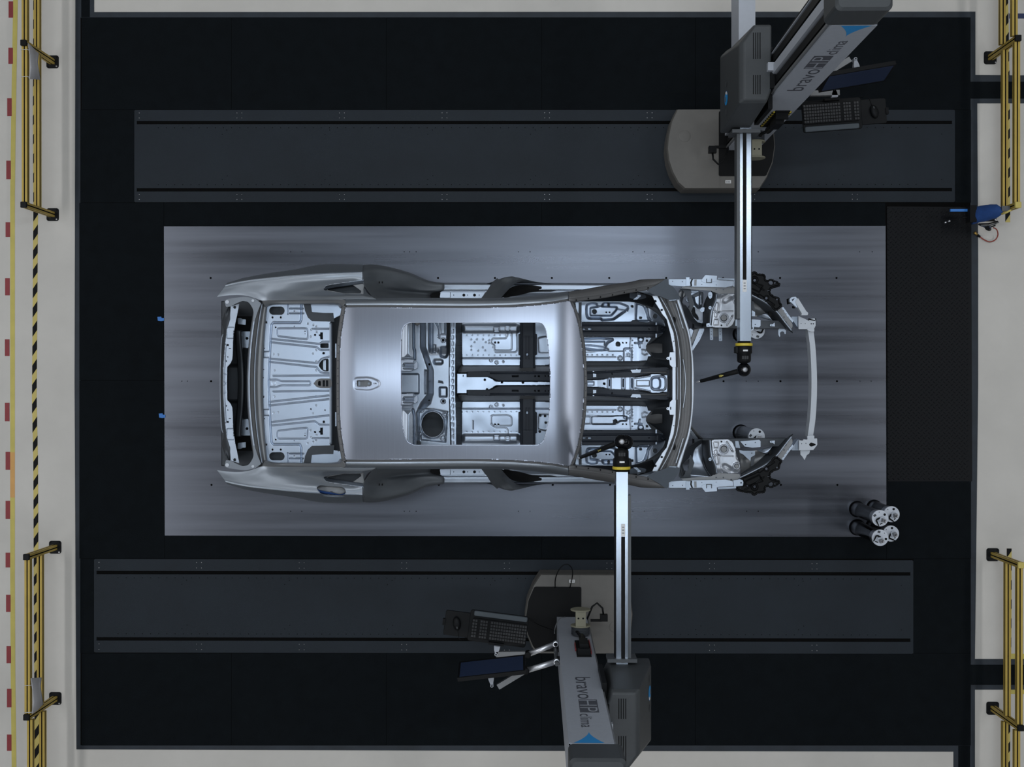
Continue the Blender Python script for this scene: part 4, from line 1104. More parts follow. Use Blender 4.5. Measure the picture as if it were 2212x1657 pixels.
# front foot wells
def front_pans(mir):
    fx = (lambda q: MY(q)) if mir else (lambda q: q)
    w = (lambda L: [low(f) for f in L]) if mir else (lambda L: L)
    # outer pan
    o = rpoly([(1243, 652), (1262, 651), (1360, 651), (1375, 654), (1400, 664), (1420, 678), (1433, 692), (1438, 706), (1434, 720), (1410, 726), (1256, 726), (1256, 696)], 3)
    tub = sdp(rpoly([(1267, 658), (1277, 655), (1290, 656), (1290, 662), (1300, 662), (1303, 655), (1340, 655), (1357, 662), (1356, 668), (1325, 690), (1300, 692), (1298, 688), (1270, 688), (1267, 680)], 4))
    isl = sdp(rpoly([(1275, 665), (1300, 662), (1332, 663), (1333, 668), (1320, 682), (1275, 682)], 3))
    fe_ = [up(tub, -0.035, 5), up(isl, 0.022, 4), up(sdp(rpoly([(1375, 656), (1390, 660), (1398, 680), (1402, 693), (1376, 693), (1373, 690)], 5)), -0.02, 4), gl([(1372, 655), (1372, 690), (1377, 693)], 0.006, 1.6),
           lambda X, Y: 0.13 * sm((X - 1395) / 55), rib([(1397, 665), (1400, 685), (1405, 692)], 3, 0.02), gl([(1333, 668), (1355, 672)], 0.006, 1.5)]
    if mir: fe_.append(0 or (lambda X, Y: 0 * X))
    hs = [sdc(1284, 673, 5), sdc(1315, 659.5, 2.6), sdc(1366, 661.5, 2.6), sdc(1384, 686.5, 2.8), sdc(1415, 683, 5), sdc(1310, 675, 1.6), sdc(1317, 675, 1.6), sdc(1265, 668, 0.8)]
    hf('front_floor_pan', M_ZINC, fx(o), lambda X, Y: 0.60 + 0 * X, feats=w(fe_), holes=w(hs), step=1.0, parent=CAR)
    # black longitudinal
    o = rpoly([(1257, 695), (1364, 694.5), (1366, 691), (1376, 691), (1380, 695), (1416, 697), (1418, 701), (1427, 702), (1436, 706, 4), (1440, 711.5, 4), (1435, 717, 4), (1419, 721), (1417, 728.5), (1257, 727.5)], 1.5)
    hf('floor_longitudinal', M_ECOAT, fx(o), lambda X, Y: 0.675 + 0.10 * sm((X - 1400) / 60), feats=w([rib([(1257, 702), (1415, 702)], 2, -0.006), rib([(1257, 718), (1415, 718)], 2, -0.006), ring(sdc(1432.5, 711, 3.5), 2, 0.01), up(sdb(1250, 704, 1420, 716), 0.006, 3)]),
       holes=w([sdl([(1260.5, 711), (1264, 711)], 1.6), sdl([(1272, 710.5), (1276, 710.5)], 2), sdc(1402, 711, 1.2)]), step=1.1, parent=CAR)
    for a, c in (((1416, 697), (1419, 702)), ((1416, 721), (1419, 729))):
        plate('bright_tab', M_FLANGE, fx([a, (c[0], a[1]), c, (a[0], c[1])]), 0.74, 0.003, parent=CAR)
    # inner pan
    o = rpoly([(1256, 727), (1342, 727), (1343, 723), (1349, 723), (1350, 727), (1355, 723), (1371, 723), (1372, 728), (1408, 729), (1395, 748), (1402, 760), (1407, 769), (1398, 779), (1373, 781), (1262, 781)], 1.5)
    if not mir:
        fe_ = [up(sdp(rpoly([(1256, 733), (1295, 730), (1325, 733), (1312, 740), (1306, 752), (1315, 756), (1290, 757), (1256, 752)], 4)), -0.03, 7), up(sdp([(1256, 738), (1276, 738), (1306, 738), (1306, 750), (1276, 746), (1256, 746)]), 0.012, 4)]
    else:
        fe_ = [ring(sdp(rpoly([(1258, 741), (1276, 741), (1276, 757), (1258, 757)], 3)), 1.8, -0.006), up(sdp(rpoly([(1278, 741), (1330, 741), (1340, 748), (1354, 748), (1354, 758), (1330, 758), (1322, 757), (1278, 757)], 3)), 0.012, 3)]
    fe_ += [gl([(1262, 771.5), (1330, 771.5)], -0.006, 1.3), gl([(1262, 760), (1300, 758), (1347, 758)], 0.004, 1.5), ring(sdb(1348, 753, 1364.5, 785, 3), 1.5, -0.010), gl([(1363, 728), (1361, 752)], -0.005, 1.2), ring(sdc(1339, 773.5, 4), 1.6, 0.006), ring(sdc(1356.5, 766.5, 3.2), 1.3, 0.004),
            rib([(1372, 741), (1386, 741)], 2.2, -0.008), rib([(1380, 741), (1382, 750)], 2.2, -0.008), up(sdc(1384, 733.5, 5.5), 0.015, 4), ring(sdp(rpoly([(1386, 755), (1399, 757), (1399, 764), (1392, 767), (1386, 763)], 2)), 1.3, -0.006)]
    fe_ += [up(sdc(x, y, 1.1), -0.004, 1.8) for x in (1269, 1279, 1290, 1301, 1312, 1324) for y in (767,)]
    fe_ += [up(sdc(1366, y, 1.1), -0.004, 1.8) for y in (735, 746, 752, 759, 766, 772)]
    hs = [sdc(1335, 743.5, 5), sdc(1345.5, 740.5, 1.4), sdc(1353, 740.5, 1.4), sdc(1397.5, 736, 2.4), sdc(1351.5, 758, 0.9), sdc(1361, 758, 0.9), sdc(1351.5, 771, 0.9), sdc(1361, 771, 0.9), sdc(1394, 758.5, 1)]
    if mir: hs[0] = sdc(1329, 746, 5)
    hf('inner_floor_pan', M_ZINC, fx(o), lambda X, Y: 0.60 + 0.03 * sm((X - 1375) / 40), feats=w(fe_), holes=w(hs), step=1.0, parent=CAR)
    # dark fire wall rising behind the cowl
    h0 = [(1395, 748, 0.65), (1420, 730, 0.68), (1432, 720, 0.72), (1437, 690, 0.72), (1420, 668, 0.72), (1395, 655, 0.70), (1360, 646, 0.70)]
    h1 = [(1405, 760, 0.75), (1432, 752, 0.80), (1445, 722, 0.86), (1446, 690, 0.86), (1428, 660, 0.86), (1398, 646, 0.86), (1360, 640, 0.86)]
    h2 = [(1412, 775, 0.85), (1446, 775, 0.95), (1456, 740, 1.0), (1452, 700, 1.0), (1430, 655, 1.0), (1400, 638, 1.0), (1360, 632, 1.0)]
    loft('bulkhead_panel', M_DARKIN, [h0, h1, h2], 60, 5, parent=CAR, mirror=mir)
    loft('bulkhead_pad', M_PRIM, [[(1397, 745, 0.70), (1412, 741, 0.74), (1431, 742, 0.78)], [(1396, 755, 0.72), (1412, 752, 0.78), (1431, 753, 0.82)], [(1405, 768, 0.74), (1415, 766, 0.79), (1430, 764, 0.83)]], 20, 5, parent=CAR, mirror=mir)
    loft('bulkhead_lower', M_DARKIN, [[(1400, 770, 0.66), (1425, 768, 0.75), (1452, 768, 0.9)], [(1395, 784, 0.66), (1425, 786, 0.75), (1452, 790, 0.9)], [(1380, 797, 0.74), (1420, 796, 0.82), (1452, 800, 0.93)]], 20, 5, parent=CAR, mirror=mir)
    # side kick panels and small brackets
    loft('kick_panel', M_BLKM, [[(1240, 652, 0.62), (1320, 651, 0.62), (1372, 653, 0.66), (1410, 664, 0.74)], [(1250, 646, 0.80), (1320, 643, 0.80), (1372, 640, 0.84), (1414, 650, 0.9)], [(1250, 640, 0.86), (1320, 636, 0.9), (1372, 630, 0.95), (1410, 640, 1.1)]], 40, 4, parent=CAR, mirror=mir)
    b = MB()
    plate('x', M_FLANGE, fx([(1376, 632.5), (1384, 632.5), (1384, 641), (1378, 641)]), 0.95, 0.003, mb=b)
    plate('x', M_ZINC2, fx([(1384, 634), (1388, 636), (1376, 647), (1368, 647)]), 0.93, 0.003, mb=b)
    b.build('harness_bracket', CAR)
    b = MB()
    plate('x', M_ZINC2, fx([(1243, 654), (1250, 654), (1249, 690), (1246, 675)]), 0.75, 0.003, mb=b)
    plate('x', M_DARKIN, fx([(1250, 653), (1256.5, 653), (1256, 692), (1250, 692)]), 0.74, 0.003, mb=b)
    b.build('door_sill_plate', CAR)
front_pans(0)
front_pans(1)

# ---- cowl --------------------------------------------------------
CI = [(1409, 639), (1416, 655), (1424.6, 668), (1430, 678), (1440, 690), (1447.5, 718), (1452, 741), (1455, 760), (1456, 780), (1452.6, 793), (1452.6, 828.5)]
CJ = [(1420, 638), (1433, 665), (1442, 685), (1449, 702), (1455, 718), (1458, 738), (1460, 757.5), (1460, 790), (1460, 828.5)]
CK = [(1461, 647), (1468, 668), (1474.5, 685), (1480, 702), (1485, 718), (1491, 751), (1494, 789), (1494, 828.5)]
CL = [(1468, 646), (1474, 665), (1480, 685), (1486, 703), (1491, 722), (1495, 751), (1497, 768), (1499, 800), (1499.4, 828.5)]
def z3(c, z, s=0.0): return full3([(x, y, z - s * abs(y - 828.5) / 190) for x, y in c])
def mid(c1, c2, t): return [tuple(a * (1 - t) + b * t) for a, b in zip(cr(c1, 12), cr(c2, 12))]
ci = full(CI) + full(CJ)[::-1]
hf('cowl_inner_flange', M_COWL, ci, lambda X, Y: 1.185 + 0 * X, feats=[], holes=[both(sdc(1416, 650.5, 2.4)), both(sdc(1429.5, 669.5, 2.4)), both(sdc(1455.5, 737, 1))], step=1.0, parent=CAR)
loft('cowl_panel', M_PRIM, [z3(CJ, 1.187), z3(mid(CJ, CK, .08), 1.165), z3(mid(CJ, CK, .25), 1.165), z3(mid(CJ, CK, .30), 1.18), z3(mid(CJ, CK, .38), 1.15), z3(mid(CJ, CK, .55), 1.15), z3(mid(CJ, CK, .62), 1.155), z3(mid(CJ, CK, .92), 1.145), z3(CK, 1.165)], 160, 2, parent=CAR, lin=True)
loft('cowl_outer_flange', M_COWL, [z3(CK, 1.166), z3(mid(CK, CL, .5), 1.172), z3(CL, 1.166)], 160, 2, parent=CAR, lin=True)
def bead(c, w, z, sym=True):
    a = [(x - w / 2, y, z) for x, y in c]; b_ = [(x, y, z + 0.009) for x, y in c]; d = [(x + w / 2, y, z) for x, y in c]
    if sym: a, b_, d = full3(a), full3(b_), full3(d)
    return [a, b_, d]
loft('cowl_bead', M_COWL, bead([(1426.7, 642), (1440, 665), (1449.5, 685), (1456, 703), (1462, 722), (1466, 745), (1469, 772), (1470, 800), (1470, 828.5)], 3.0, 1.182), 150, 2, parent=CAR)
for mir in (0, 1):
    loft('cowl_bead', M_COWL, bead([(1460, 656), (1465, 672), (1470, 690), (1476, 710)], 3.2, 1.160, False), 40, 2, parent=CAR, mirror=mir)
loft('cowl_bead', M_COWL, bead([(1475.5, 776), (1478, 792), (1480, 808), (1481, 828.5), (1480, 849), (1478, 865), (1475.5, 881)], 3.0, 1.158, False), 60, 2, parent=CAR)
loft('cowl_bead', M_COWL, bead([(1463, 793), (1464, 828.5), (1463, 864)], 1.8, 1.168, False), 30, 2, parent=CAR)
for mir in (0, 1):
    fx = (lambda q: MY(q)) if mir else (lambda q: q)
    plate('cowl_bracket', M_COWL, fx(rpoly([(1447, 761), (1459, 761), (1460, 793), (1452, 793), (1447, 788), (1446, 777), (1441, 777), (1439, 774, 2), (1441, 771.5), (1446, 771)], 1.5)), 1.194, 0.004, [fx(circ(1442, 774.3, 1, 8)), fx([(1447.5, 772), (1450, 772), (1450, 778), (1447.5, 778)])], CAR)
    plate('cowl_hole', M_BLKM, fx(circ(1456, 692, 4, 14, 1.9)), 1.172, 0.010, parent=CAR)
    plate('cowl_end_cap', M_ZINC2, fx([(1445, 647.5), (1461, 646), (1461, 649), (1446, 650)]), 1.19, 0.004, parent=CAR)
# ================================================================ front end of the car body
def front_end(mir):
    """written for the lower half of the photo (mir = 0); mir = 1 gives the other side"""
    fx = (lambda q: [(p[0], 1657.0 - p[1]) + tuple(p[2:]) for p in q]) if mir else (lambda q: q)
    wl = (lambda L: [low(f) for f in L]) if mir else (lambda L: L)
    def pl(name, m, q, z, th=0.004, hs=(), par=CAR, r=0):
        return plate(name, m, fx(rpoly(q, r) if r else q), z, th, [fx(h) for h in hs], par)
    def lf(name, m, cs, nu=40, nv=4, **k):
        return loft(name, m, [[(p[0], 1657.0 - p[1], p[2]) for p in c] for c in cs] if mir else cs, nu, nv, parent=CAR, **k)
    # wheel-house walls round the strut tower
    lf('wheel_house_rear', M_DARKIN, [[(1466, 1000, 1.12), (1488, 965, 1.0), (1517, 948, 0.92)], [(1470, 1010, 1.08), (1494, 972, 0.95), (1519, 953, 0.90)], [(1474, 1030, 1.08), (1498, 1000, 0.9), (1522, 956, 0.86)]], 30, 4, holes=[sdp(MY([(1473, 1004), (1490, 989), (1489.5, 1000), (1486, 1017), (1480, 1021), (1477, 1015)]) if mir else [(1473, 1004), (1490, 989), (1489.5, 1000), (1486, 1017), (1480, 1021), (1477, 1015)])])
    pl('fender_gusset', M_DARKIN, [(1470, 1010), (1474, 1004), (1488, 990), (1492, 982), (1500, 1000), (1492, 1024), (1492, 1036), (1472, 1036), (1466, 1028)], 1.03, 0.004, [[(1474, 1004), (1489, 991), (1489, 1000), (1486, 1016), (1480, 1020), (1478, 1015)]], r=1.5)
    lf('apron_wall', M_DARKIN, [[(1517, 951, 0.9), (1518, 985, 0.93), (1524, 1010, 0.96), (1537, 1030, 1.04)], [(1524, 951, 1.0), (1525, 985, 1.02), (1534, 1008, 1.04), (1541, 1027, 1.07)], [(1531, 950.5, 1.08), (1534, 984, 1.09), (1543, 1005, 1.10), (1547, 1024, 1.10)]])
    lf('apron_edge', M_ZINC2, [[(1531, 950.5, 1.085), (1534, 984, 1.095), (1543, 1005, 1.105), (1547, 1024, 1.105)], [(1534, 950.5, 1.095), (1537, 984, 1.105), (1545.5, 1004, 1.115), (1549, 1023, 1.115)], [(1536, 950.5, 1.09), (1540, 984, 1.10), (1547, 1003, 1.108), (1551, 1023, 1.108)]])
    pl('apron_ear', M_ZINC2, [(1530.5, 990), (1535, 988), (1537.5, 992), (1536, 996), (1531, 995)], 1.10, 0.006, [circ(1533.5, 992.5, 1, 8)], r=1.5)
    pl('fender_ledge', M_PRIM2, [(1470, 1034), (1536, 1029), (1545, 1024), (1551, 1022), (1597, 1024), (1600, 1030), (1592, 1036), (1581, 1041), (1570, 1036), (1480, 1039.5)], 1.075, 0.004, [circ(1547, 1031.6, 1.5, 10), circ(1562.5, 1031.6, 1.5, 10), circ(1579.5, 1036.5, 2.2, 10)], r=1)
    # cast strut tower
    hf('strut_tower', M_CAST, fx(rpoly([(1537, 951), (1545, 949.5), (1573, 949), (1582, 955), (1588, 968), (1591, 985), (1598, 1000), (1599.5, 1013), (1597, 1021), (1589, 1023), (1560, 1021), (1550, 1023.5), (1541, 990)], 3)), lambda X, Y: 1.10 + 0 * X,
       feats=wl([ring(sdc(1563.7, 970, 8.6), 2.2, 0.014), up(sdc(1563.7, 970, 6.6), -0.012, 2), ring(sdc(1591, 1007, 6.5), 2.4, 0.012), up(sdl([(1566, 1008), (1580, 1016)], 5), -0.02, 8), rib([(1541, 990), (1549, 980), (1560, 984), (1583, 985)], 2, 0.008), rib([(1555, 985), (1556, 1000), (1560, 1020)], 1.5, -0.008),
                 up(sdp([(1541, 955), (1552, 955), (1552, 967), (1543, 967)]), 0.008, 4), up(sdl([(1546, 975), (1549, 1000)], 3), 0.008, 4), rib([(1570, 955), (1583, 975)], 2.5, 0.012), lambda X, Y: -0.10 * sm((X - 1588) / 14) * sm((1000 - Y) / 20), lambda X, Y: -0.03 * sm((Y - 1010) / 14)]),
       holes=wl([sdc(1558.5, 954, 2.0), sdc(1553, 982.7, 1.8), sdc(1581.3, 974, 1.7)]), step=1.0, parent=CAR)
    b = MB()
    c = P(*fx([(1563.7, 970.6)])[0], 1.098)
    b.lathe(c, [(0.0225, 0), (0.0225, 0.004), (0.02, 0.005)], M_PRIM2, 20)
    c = P(*fx([(1591, 1007)])[0], 1.09)
    b.lathe(c, [(0.014, 0), (0.014, 0.018), (0.012, 0.019)], M_PRIM2, 20)
    tag(b.build('strut_bearing', CAR), kind='stuff')
    # front apron, brown grey, with light bracket
    lf('front_apron', M_PRIM2, [[(1597, 978, 0.92), (1625, 974, 0.90), (1655, 970, 0.9)], [(1599, 996, 0.88), (1628, 992, 0.86), (1652, 985, 0.86)], [(1600, 1014, 0.92), (1626, 1009, 0.90), (1646, 1000, 0.90)], [(1598, 1024, 1.0), (1625, 1015, 1.0), (1640, 1008, 1.0)]])
    b = MB()
    plate('x', M_ZINC2, fx(rpoly([(1597, 972), (1605, 974), (1631, 974), (1631, 983), (1622, 988), (1621, 996), (1612, 988), (1606, 982), (1598, 978)], 1.5)), 0.97, 0.005, [fx(circ(1624, 979, 1.2, 8))], mb=b)
    plate('x', M_DARKIN, fx([(1622, 996), (1624, 988), (1631, 985), (1627, 1012), (1622, 1013)]), 0.955, 0.004, mb=b)
    b.build('apron_bracket', CAR)
    # curved wheel-arch edge from the rail head to the fender
    arc = [(1710, 943), (1695, 962), (1678, 984), (1655, 1003), (1625, 1019), (1598, 1032)]
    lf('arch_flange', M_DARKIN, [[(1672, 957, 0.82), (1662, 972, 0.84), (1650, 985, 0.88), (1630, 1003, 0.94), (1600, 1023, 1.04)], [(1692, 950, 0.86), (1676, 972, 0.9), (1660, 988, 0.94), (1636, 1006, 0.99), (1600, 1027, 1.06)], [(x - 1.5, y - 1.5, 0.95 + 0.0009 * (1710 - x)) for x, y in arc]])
    lf('arch_lit_lip', M_FLANGE, [[(x - 1.3, y - 1.3, 0.955 + 0.0009 * (1710 - x)) for x, y in arc], [(x, y, 0.965 + 0.0009 * (1710 - x)) for x, y in arc], [(x + 1.2, y + 1.5, 0.955 + 0.0009 * (1710 - x)) for x, y in arc]], 60, 2)  # pale strip, the lit line of the edge is put into its colour
    b = MB()
    q = fx(circ(1664, 979, 3.4, 14, 1.8))
    plate('x', M_BLKM, q, 0.93, 0.02, mb=b)
    b.build('arch_hole', CAR)
    # outer rail head plate with holes, bright toothed flange
    pl('rail_head_plate', M_PRIM2, [(1708, 945), (1711.5, 950), (1712, 957), (1688, 992.5), (1677, 985)], 0.945, 0.005, [circ(1698, 961, 1.5, 10), circ(1693.5, 972, 1.5, 10), circ(1679.5, 983, 1.7, 10)], r=1)
    pl('rail_head_flange', M_FLANGE, [(1712, 960), (1714, 964), (1703, 978), (1692, 994), (1686, 991), (1690, 986)], 0.93, 0.004, [circ(1703, 972, 0.9, 8), circ(1698, 979, 0.9, 8), circ(1693, 986, 0.9, 8)], r=1)
    lf('rail_tip', M_DARKIN, [[(1712, 937, 0.90), (1700, 946, 0.9), (1684, 958, 0.85)], [(1713, 938.5, 0.94), (1704, 950, 0.93), (1690, 964, 0.9)]], 20, 2)
    # longitudinal
    def bar(name, m, x0, x1, y0, y1, z0, z1, dy=0.0, par=CAR):
        b = MB()
        A = [P(*fx([(x, y)])[0], z1) for x, y in ((x0, y0), (x1, y0 + dy), (x1, y1 + dy), (x0, y1))]
        b.prism([(v.x, v.y) for v in A], z0, z1, m)
        return b.build(name, par)
    lg = bar('front_longitudinal', M_DARKIN, 1500, 1702, 949, 966, 0.76, 0.88, -2)
    pl('rail_top_plate', M_FLANGE, [(1599, 953.5), (1640, 950), (1643, 953), (1643, 966), (1625, 967), (1609, 965)], 0.886, 0.004, [circ(1610.5, 960.5, 1.6, 10), circ(1631.5, 956, 1.3, 10)], r=1.5)
    pl('rail_joint', M_ZINC2, [(1588, 953), (1595, 953), (1599, 968), (1589, 967)], 0.885, 0.004)
    pl('rail_tab', M_FLANGE, [(1663, 952.5), (1674, 951.5), (1673, 960.5), (1670, 957), (1664, 957)], 0.90, 0.004, [circ(1667, 954.7, 0.9, 8)], r=1.2)
    lf('rail_web', M_ZINC2, [[(1634, 974, 0.90), (1652, 968, 0.91), (1669, 964, 0.92)], [(1645, 976, 0.93), (1655, 977, 0.93), (1665, 969, 0.93)], [(1650, 980, 0.92), (1657, 981, 0.92), (1664, 974, 0.92)]], 20, 3)
    # fender rail, white
    fr = MB()
    plate('x', M_FLANGE, fx(rpoly([(1445, 1040.5), (1478, 1038.5), (1492, 1040), (1494, 1038), (1568, 1036), (1570, 1036.5), (1570, 1051), (1552, 1051.5), (1549, 1053), (1494, 1054), (1445, 1054)], 1)), 1.10, 0.010, [fx(circ(1453, 1049, 1.2, 8)), fx(circ(1474, 1048.5, 1.2, 8)), fx(circ(1516, 1042.5, 1, 8)), fx(circ(1547, 1041.5, 1, 8))], mb=fr)
    plate('x', M_FLANGE, fx([(1569, 1036.5), (1583, 1040), (1584, 1050), (1569, 1050.5)]), 1.098, 0.010, mb=fr)
    fro = fr.build('fender_rail', CAR)
    pl('fender_rail_step', M_PRIM2, [(1499.5, 1040), (1504.5, 1040), (1505, 1053), (1500, 1053)], 1.104, 0.004, par=fro)
    pl('fender_rail_gap', M_BLKM, [(1492, 1039), (1495, 1039), (1494, 1046), (1497, 1054), (1494, 1054), (1491, 1047)], 1.104, 0.004, par=fro)
    pl('clip_block', M_ZINC2, [(1482, 1039.5), (1489, 1039.5), (1489.5, 1058), (1482, 1058)], 1.108, 0.006, par=fro)
    pl('fender_tab', M_FLANGE, [(1515, 1052), (1516, 1049), (1525, 1046), (1548, 1050), (1549, 1061), (1524, 1063)], 1.106, 0.005, [circ(1529.5, 1051, 0.9, 8), circ(1535, 1051, 0.9, 8)], fro, 1)
    pl('fender_tab_rim', M_DARKIN, [(1525.5, 1046), (1538, 1046), (1538, 1055), (1536.5, 1055), (1536.5, 1047.5), (1527, 1047.5), (1527, 1055), (1525.5, 1055)], 1.109, 0.004, par=fro)
    pl('fender_bar', M_ZINC2, [(1550, 1052.5), (1590, 1051), (1590, 1055), (1551, 1057)], 1.085, 0.006, par=fro)
    pl('lamp_mount', M_FLANGE, [(1584, 1038), (1597, 1035.5), (1604, 1037), (1606, 1042), (1604.5, 1049.5), (1585, 1051)], 1.102, 0.006, [circ(1601, 1043, 1.8, 10)], fro, 1.5)
    lf('fender_rail_side', M_PRIM2, [[(1445, 1054, 1.10), (1494, 1054, 1.10), (1570, 1051, 1.10), (1600, 1049, 1.10)], [(1445, 1055, 1.02), (1494, 1055, 1.02), (1570, 1052, 1.02), (1600, 1050, 1.02)]], 20, 2)
    # black head-lamp bracket
    br = rpoly([(1590, 1047, 4), (1606, 1049), (1606, 1042), (1604, 1036), (1600, 1033), (1625, 1024), (1640, 1016), (1655, 1007), (1666, 997), (1674, 987.5, 3), (1680, 989, 3), (1689, 997, 3), (1684, 1002), (1683, 1012, 3), (1671, 1016), (1664, 1021), (1663, 1028), (1664, 1034), (1670, 1036.5), (1683, 1040, 4), (1684, 1045, 3), (1667, 1052), (1655, 1050), (1652, 1053), (1653, 1060), (1649, 1063), (1635, 1064.5), (1632, 1069, 3), (1627, 1069, 3), (1624, 1064), (1604, 1062), (1592, 1058)], 2)
    hb = hf('lamp_bracket', M_BLK, fx(br), lambda X, Y: 1.02 + 0 * X, feats=wl([ring(sdc(1630, 1052, 6), 3, 0.012), ring(sdp(br), 3, 0.012), ring(sdc(1655.5, 1013, 4.5), 2, 0.008), ring(sdc(1665, 1046, 5.5), 1.8, 0.006), up(sdp([(1610, 1040), (1640, 1026), (1648, 1040), (1612, 1050)]), -0.012, 5), rib([(1640, 1020), (1672, 998)], 2.5, 0.012), rib([(1608, 1058), (1620, 1052), (1650, 1030)], 2, 0.008)]),
            holes=wl([sdc(1655.5, 1012.8, 2.8), sdc(1678.3, 1010, 1.9), sdc(1630.3, 1051.5, 2.9), sdc(1614.5, 1049.3, 1.9), sdc(1664.7, 1045.5, 4.7), sdc(1673.8, 1045.7, 1.8), sdc(1681.5, 1045, 1.2), sdc(1660, 1029, 2), sdb(1598, 1053.5, 1602, 1055.5)]), step=1.0, parent=CAR, thick=0.012)
    tag(hb, 'black plastic head-lamp bracket')
    # white end bracket, crash box
    pl('crash_box', M_ZINC2, [(1709, 971), (1716, 960), (1722, 951), (1727, 949), (1727, 973), (1711, 973)], 0.86, 0.10)
    return pl, lf, fx
pl, lf, fx = front_end(0)
cb = pl('beam_bracket', M_WHITE, [(1726, 951), (1734, 952), (1736, 949), (1743, 950), (1745, 948), (1765, 947), (1765.5, 961), (1757, 972), (1726, 973)], 0.90, 0.012, [circ(1731.5, 958.5, 1, 8), circ(1741, 958, 1, 8), [(1748, 959), (1752, 956), (1762, 959), (1762, 962), (1752, 965), (1748, 962)]], r=1)
pl('beam_bracket_slot', M_BLKM, [(1747, 955), (1764, 955), (1763, 966), (1747, 966)], 0.886, 0.004)
pl('beam_bracket_foot', M_WHITE, [(1729, 973), (1750, 973), (1748, 980), (1743, 983), (1738, 994), (1733, 986), (1729, 982)], 0.86, 0.012, r=1)
pl('beam_bracket_head', M_WHITE, [(1744, 942), (1750, 941), (1759, 941), (1759, 948), (1744, 948)], 0.905, 0.01, r=1)
lf('apron_plate', M_ZINC2, [[(1490, 1027, 1.02), (1492, 1010, 0.96), (1500, 970, 0.92), (1516, 957, 0.90)], [(1502, 1028, 1.02), (1504, 1010, 0.96), (1508, 975, 0.93), (1517, 965, 0.91)], [(1536, 1030, 1.03), (1524, 1012, 0.97), (1518, 1000, 0.95), (1518, 985, 0.93)]], 30, 5)
lf('cowl_strut', M_FLANGE, [[(1488.5, 931, 0.98), (1503, 951, 0.86)], [(1493.5, 928, 0.98), (1508, 948, 0.86)]], 10, 2)
lf('cowl_strut_grey_side', M_PRIM2, [[(1492, 918, 0.98), (1505, 934, 0.92), (1519, 948, 0.86)], [(1493, 928, 0.90), (1500, 938, 0.86), (1510, 949, 0.82)]], 14, 2)  # grey sheet along the side of the strut

pl, lf, fx = front_end(1)
U = lambda q: [(p[0], 1657.0 - p[1]) + tuple(p[2:]) for p in q]       # helpers above expect the lower half
pu = lambda n, m, q, z, th=0.004, hs=(), r=0, par=CAR: plate(n, m, rpoly(q, r) if r else q, z, th, hs, par)
pu('beam_bracket', M_WHITE, [(1725, 681), (1754, 681), (1759, 686), (1762, 693), (1762, 703), (1760, 708), (1756, 711), (1725, 711)], 0.90, 0.012, [circ(1730.5, 699, 0.9, 8), circ(1739.5, 699, 0.9, 8), circ(1752.5, 699.5, 1.4, 8), circ(1757, 699.5, 1.4, 8), [(1747, 691), (1750, 689), (1762, 691.5), (1762, 694.5), (1749, 694)]], 1.5)
pu('beam_bracket_slot', M_BLKM, [(1746, 688), (1763, 688), (1763, 702), (1746, 702)], 0.886, 0.004)
pu('beam_bracket_foot', M_WHITE, [(1744, 709), (1759, 709), (1759, 716.5), (1751, 716), (1744, 713)], 0.905, 0.01, (), 1)
pu('beam_bracket_arm', M_WHITE, [(1715.5, 650), (1724, 644), (1741.5, 672), (1746, 676), (1745, 681), (1731, 681), (1732, 677)], 0.99, 0.05, (), 1.5)
pu('beam_arm_head', M_FLANGE, [(1706, 646), (1710, 642), (1719, 641), (1722, 645), (1717, 652), (1721, 660), (1723, 666), (1716, 660), (1710, 654), (1706, 652)], 1.0, 0.04, [[(1710, 647), (1717, 644), (1712, 651)]], 1.2)
pu('beam_arm_rubber', M_BLKM, [(1702, 645), (1706, 644), (1708, 656), (1703, 657)], 0.96, 0.05, (), 1)
pu('beam_arm_stop', M_BLKM, [(1712.5, 661), (1717, 661), (1718, 666), (1713, 665.5)], 0.93, 0.03, (), 1)
pp = hf('apron_plate', M_ZINC2, rpoly([(1480, 627), (1506, 627), (1520, 632), (1519, 650), (1516, 660), (1518, 672), (1518, 700), (1514, 698), (1503, 695), (1490, 675), (1488, 663), (1496, 651), (1487, 641)], 2.5), lambda X, Y: 0.96 + 0 * X,
        feats=[up(sdp([(1497, 640), (1516, 632), (1519, 660), (1508, 664), (1500, 655)]), 0.03, 8), up(sdp([(1512, 630), (1519, 632), (1518, 660), (1511, 660)]), 0.02, 5), lambda X, Y: -0.04 * sm((Y - 660) / 40)],
        holes=[sdp(rpoly([(1492, 664), (1500, 663), (1502, 676), (1509, 686), (1509, 692), (1505, 690), (1496, 682), (1493, 674)], 2)), sdc(1491, 631, 2.6)], step=1.0, parent=CAR)
b = MB(); b.lathe(P(1487, 648, 0.955), [(0.021, 0), (0.021, 0.01), (0.018, 0.013), (0.003, 0.013)], M_ZINC2, 20); b.build('suspension_mount', CAR)
b = MB(); b.lathe(P(1472.5, 636, 1.05), [(0.024, 0), (0.024, 0.003), (0.022, 0.004)], M_PRIM2, 20); b.build('fender_hole_disc', CAR)  # grey disc added in place of an open hole
pu('apron_ear', M_ZINC2, [(1530, 632), (1536, 630), (1539, 635), (1538, 643), (1534, 646), (1530, 641)], 1.11, 0.006, [circ(1533.5, 638, 1, 8)], 2)
pu('apron_boss', M_ZINC2, [(1511, 670), (1516, 664), (1522, 664), (1521, 673), (1516, 675)], 1.02, 0.006, [circ(1514.5, 670, 0.9, 8)], 2)
pu('hose_bracket', M_FLANGE, [(1526, 699), (1533, 698), (1534, 703), (1538, 703), (1538, 706), (1526, 706)], 1.12, 0.006, [circ(1529.5, 703, 0.9, 8), circ(1537, 703, 0.9, 8)], 1)
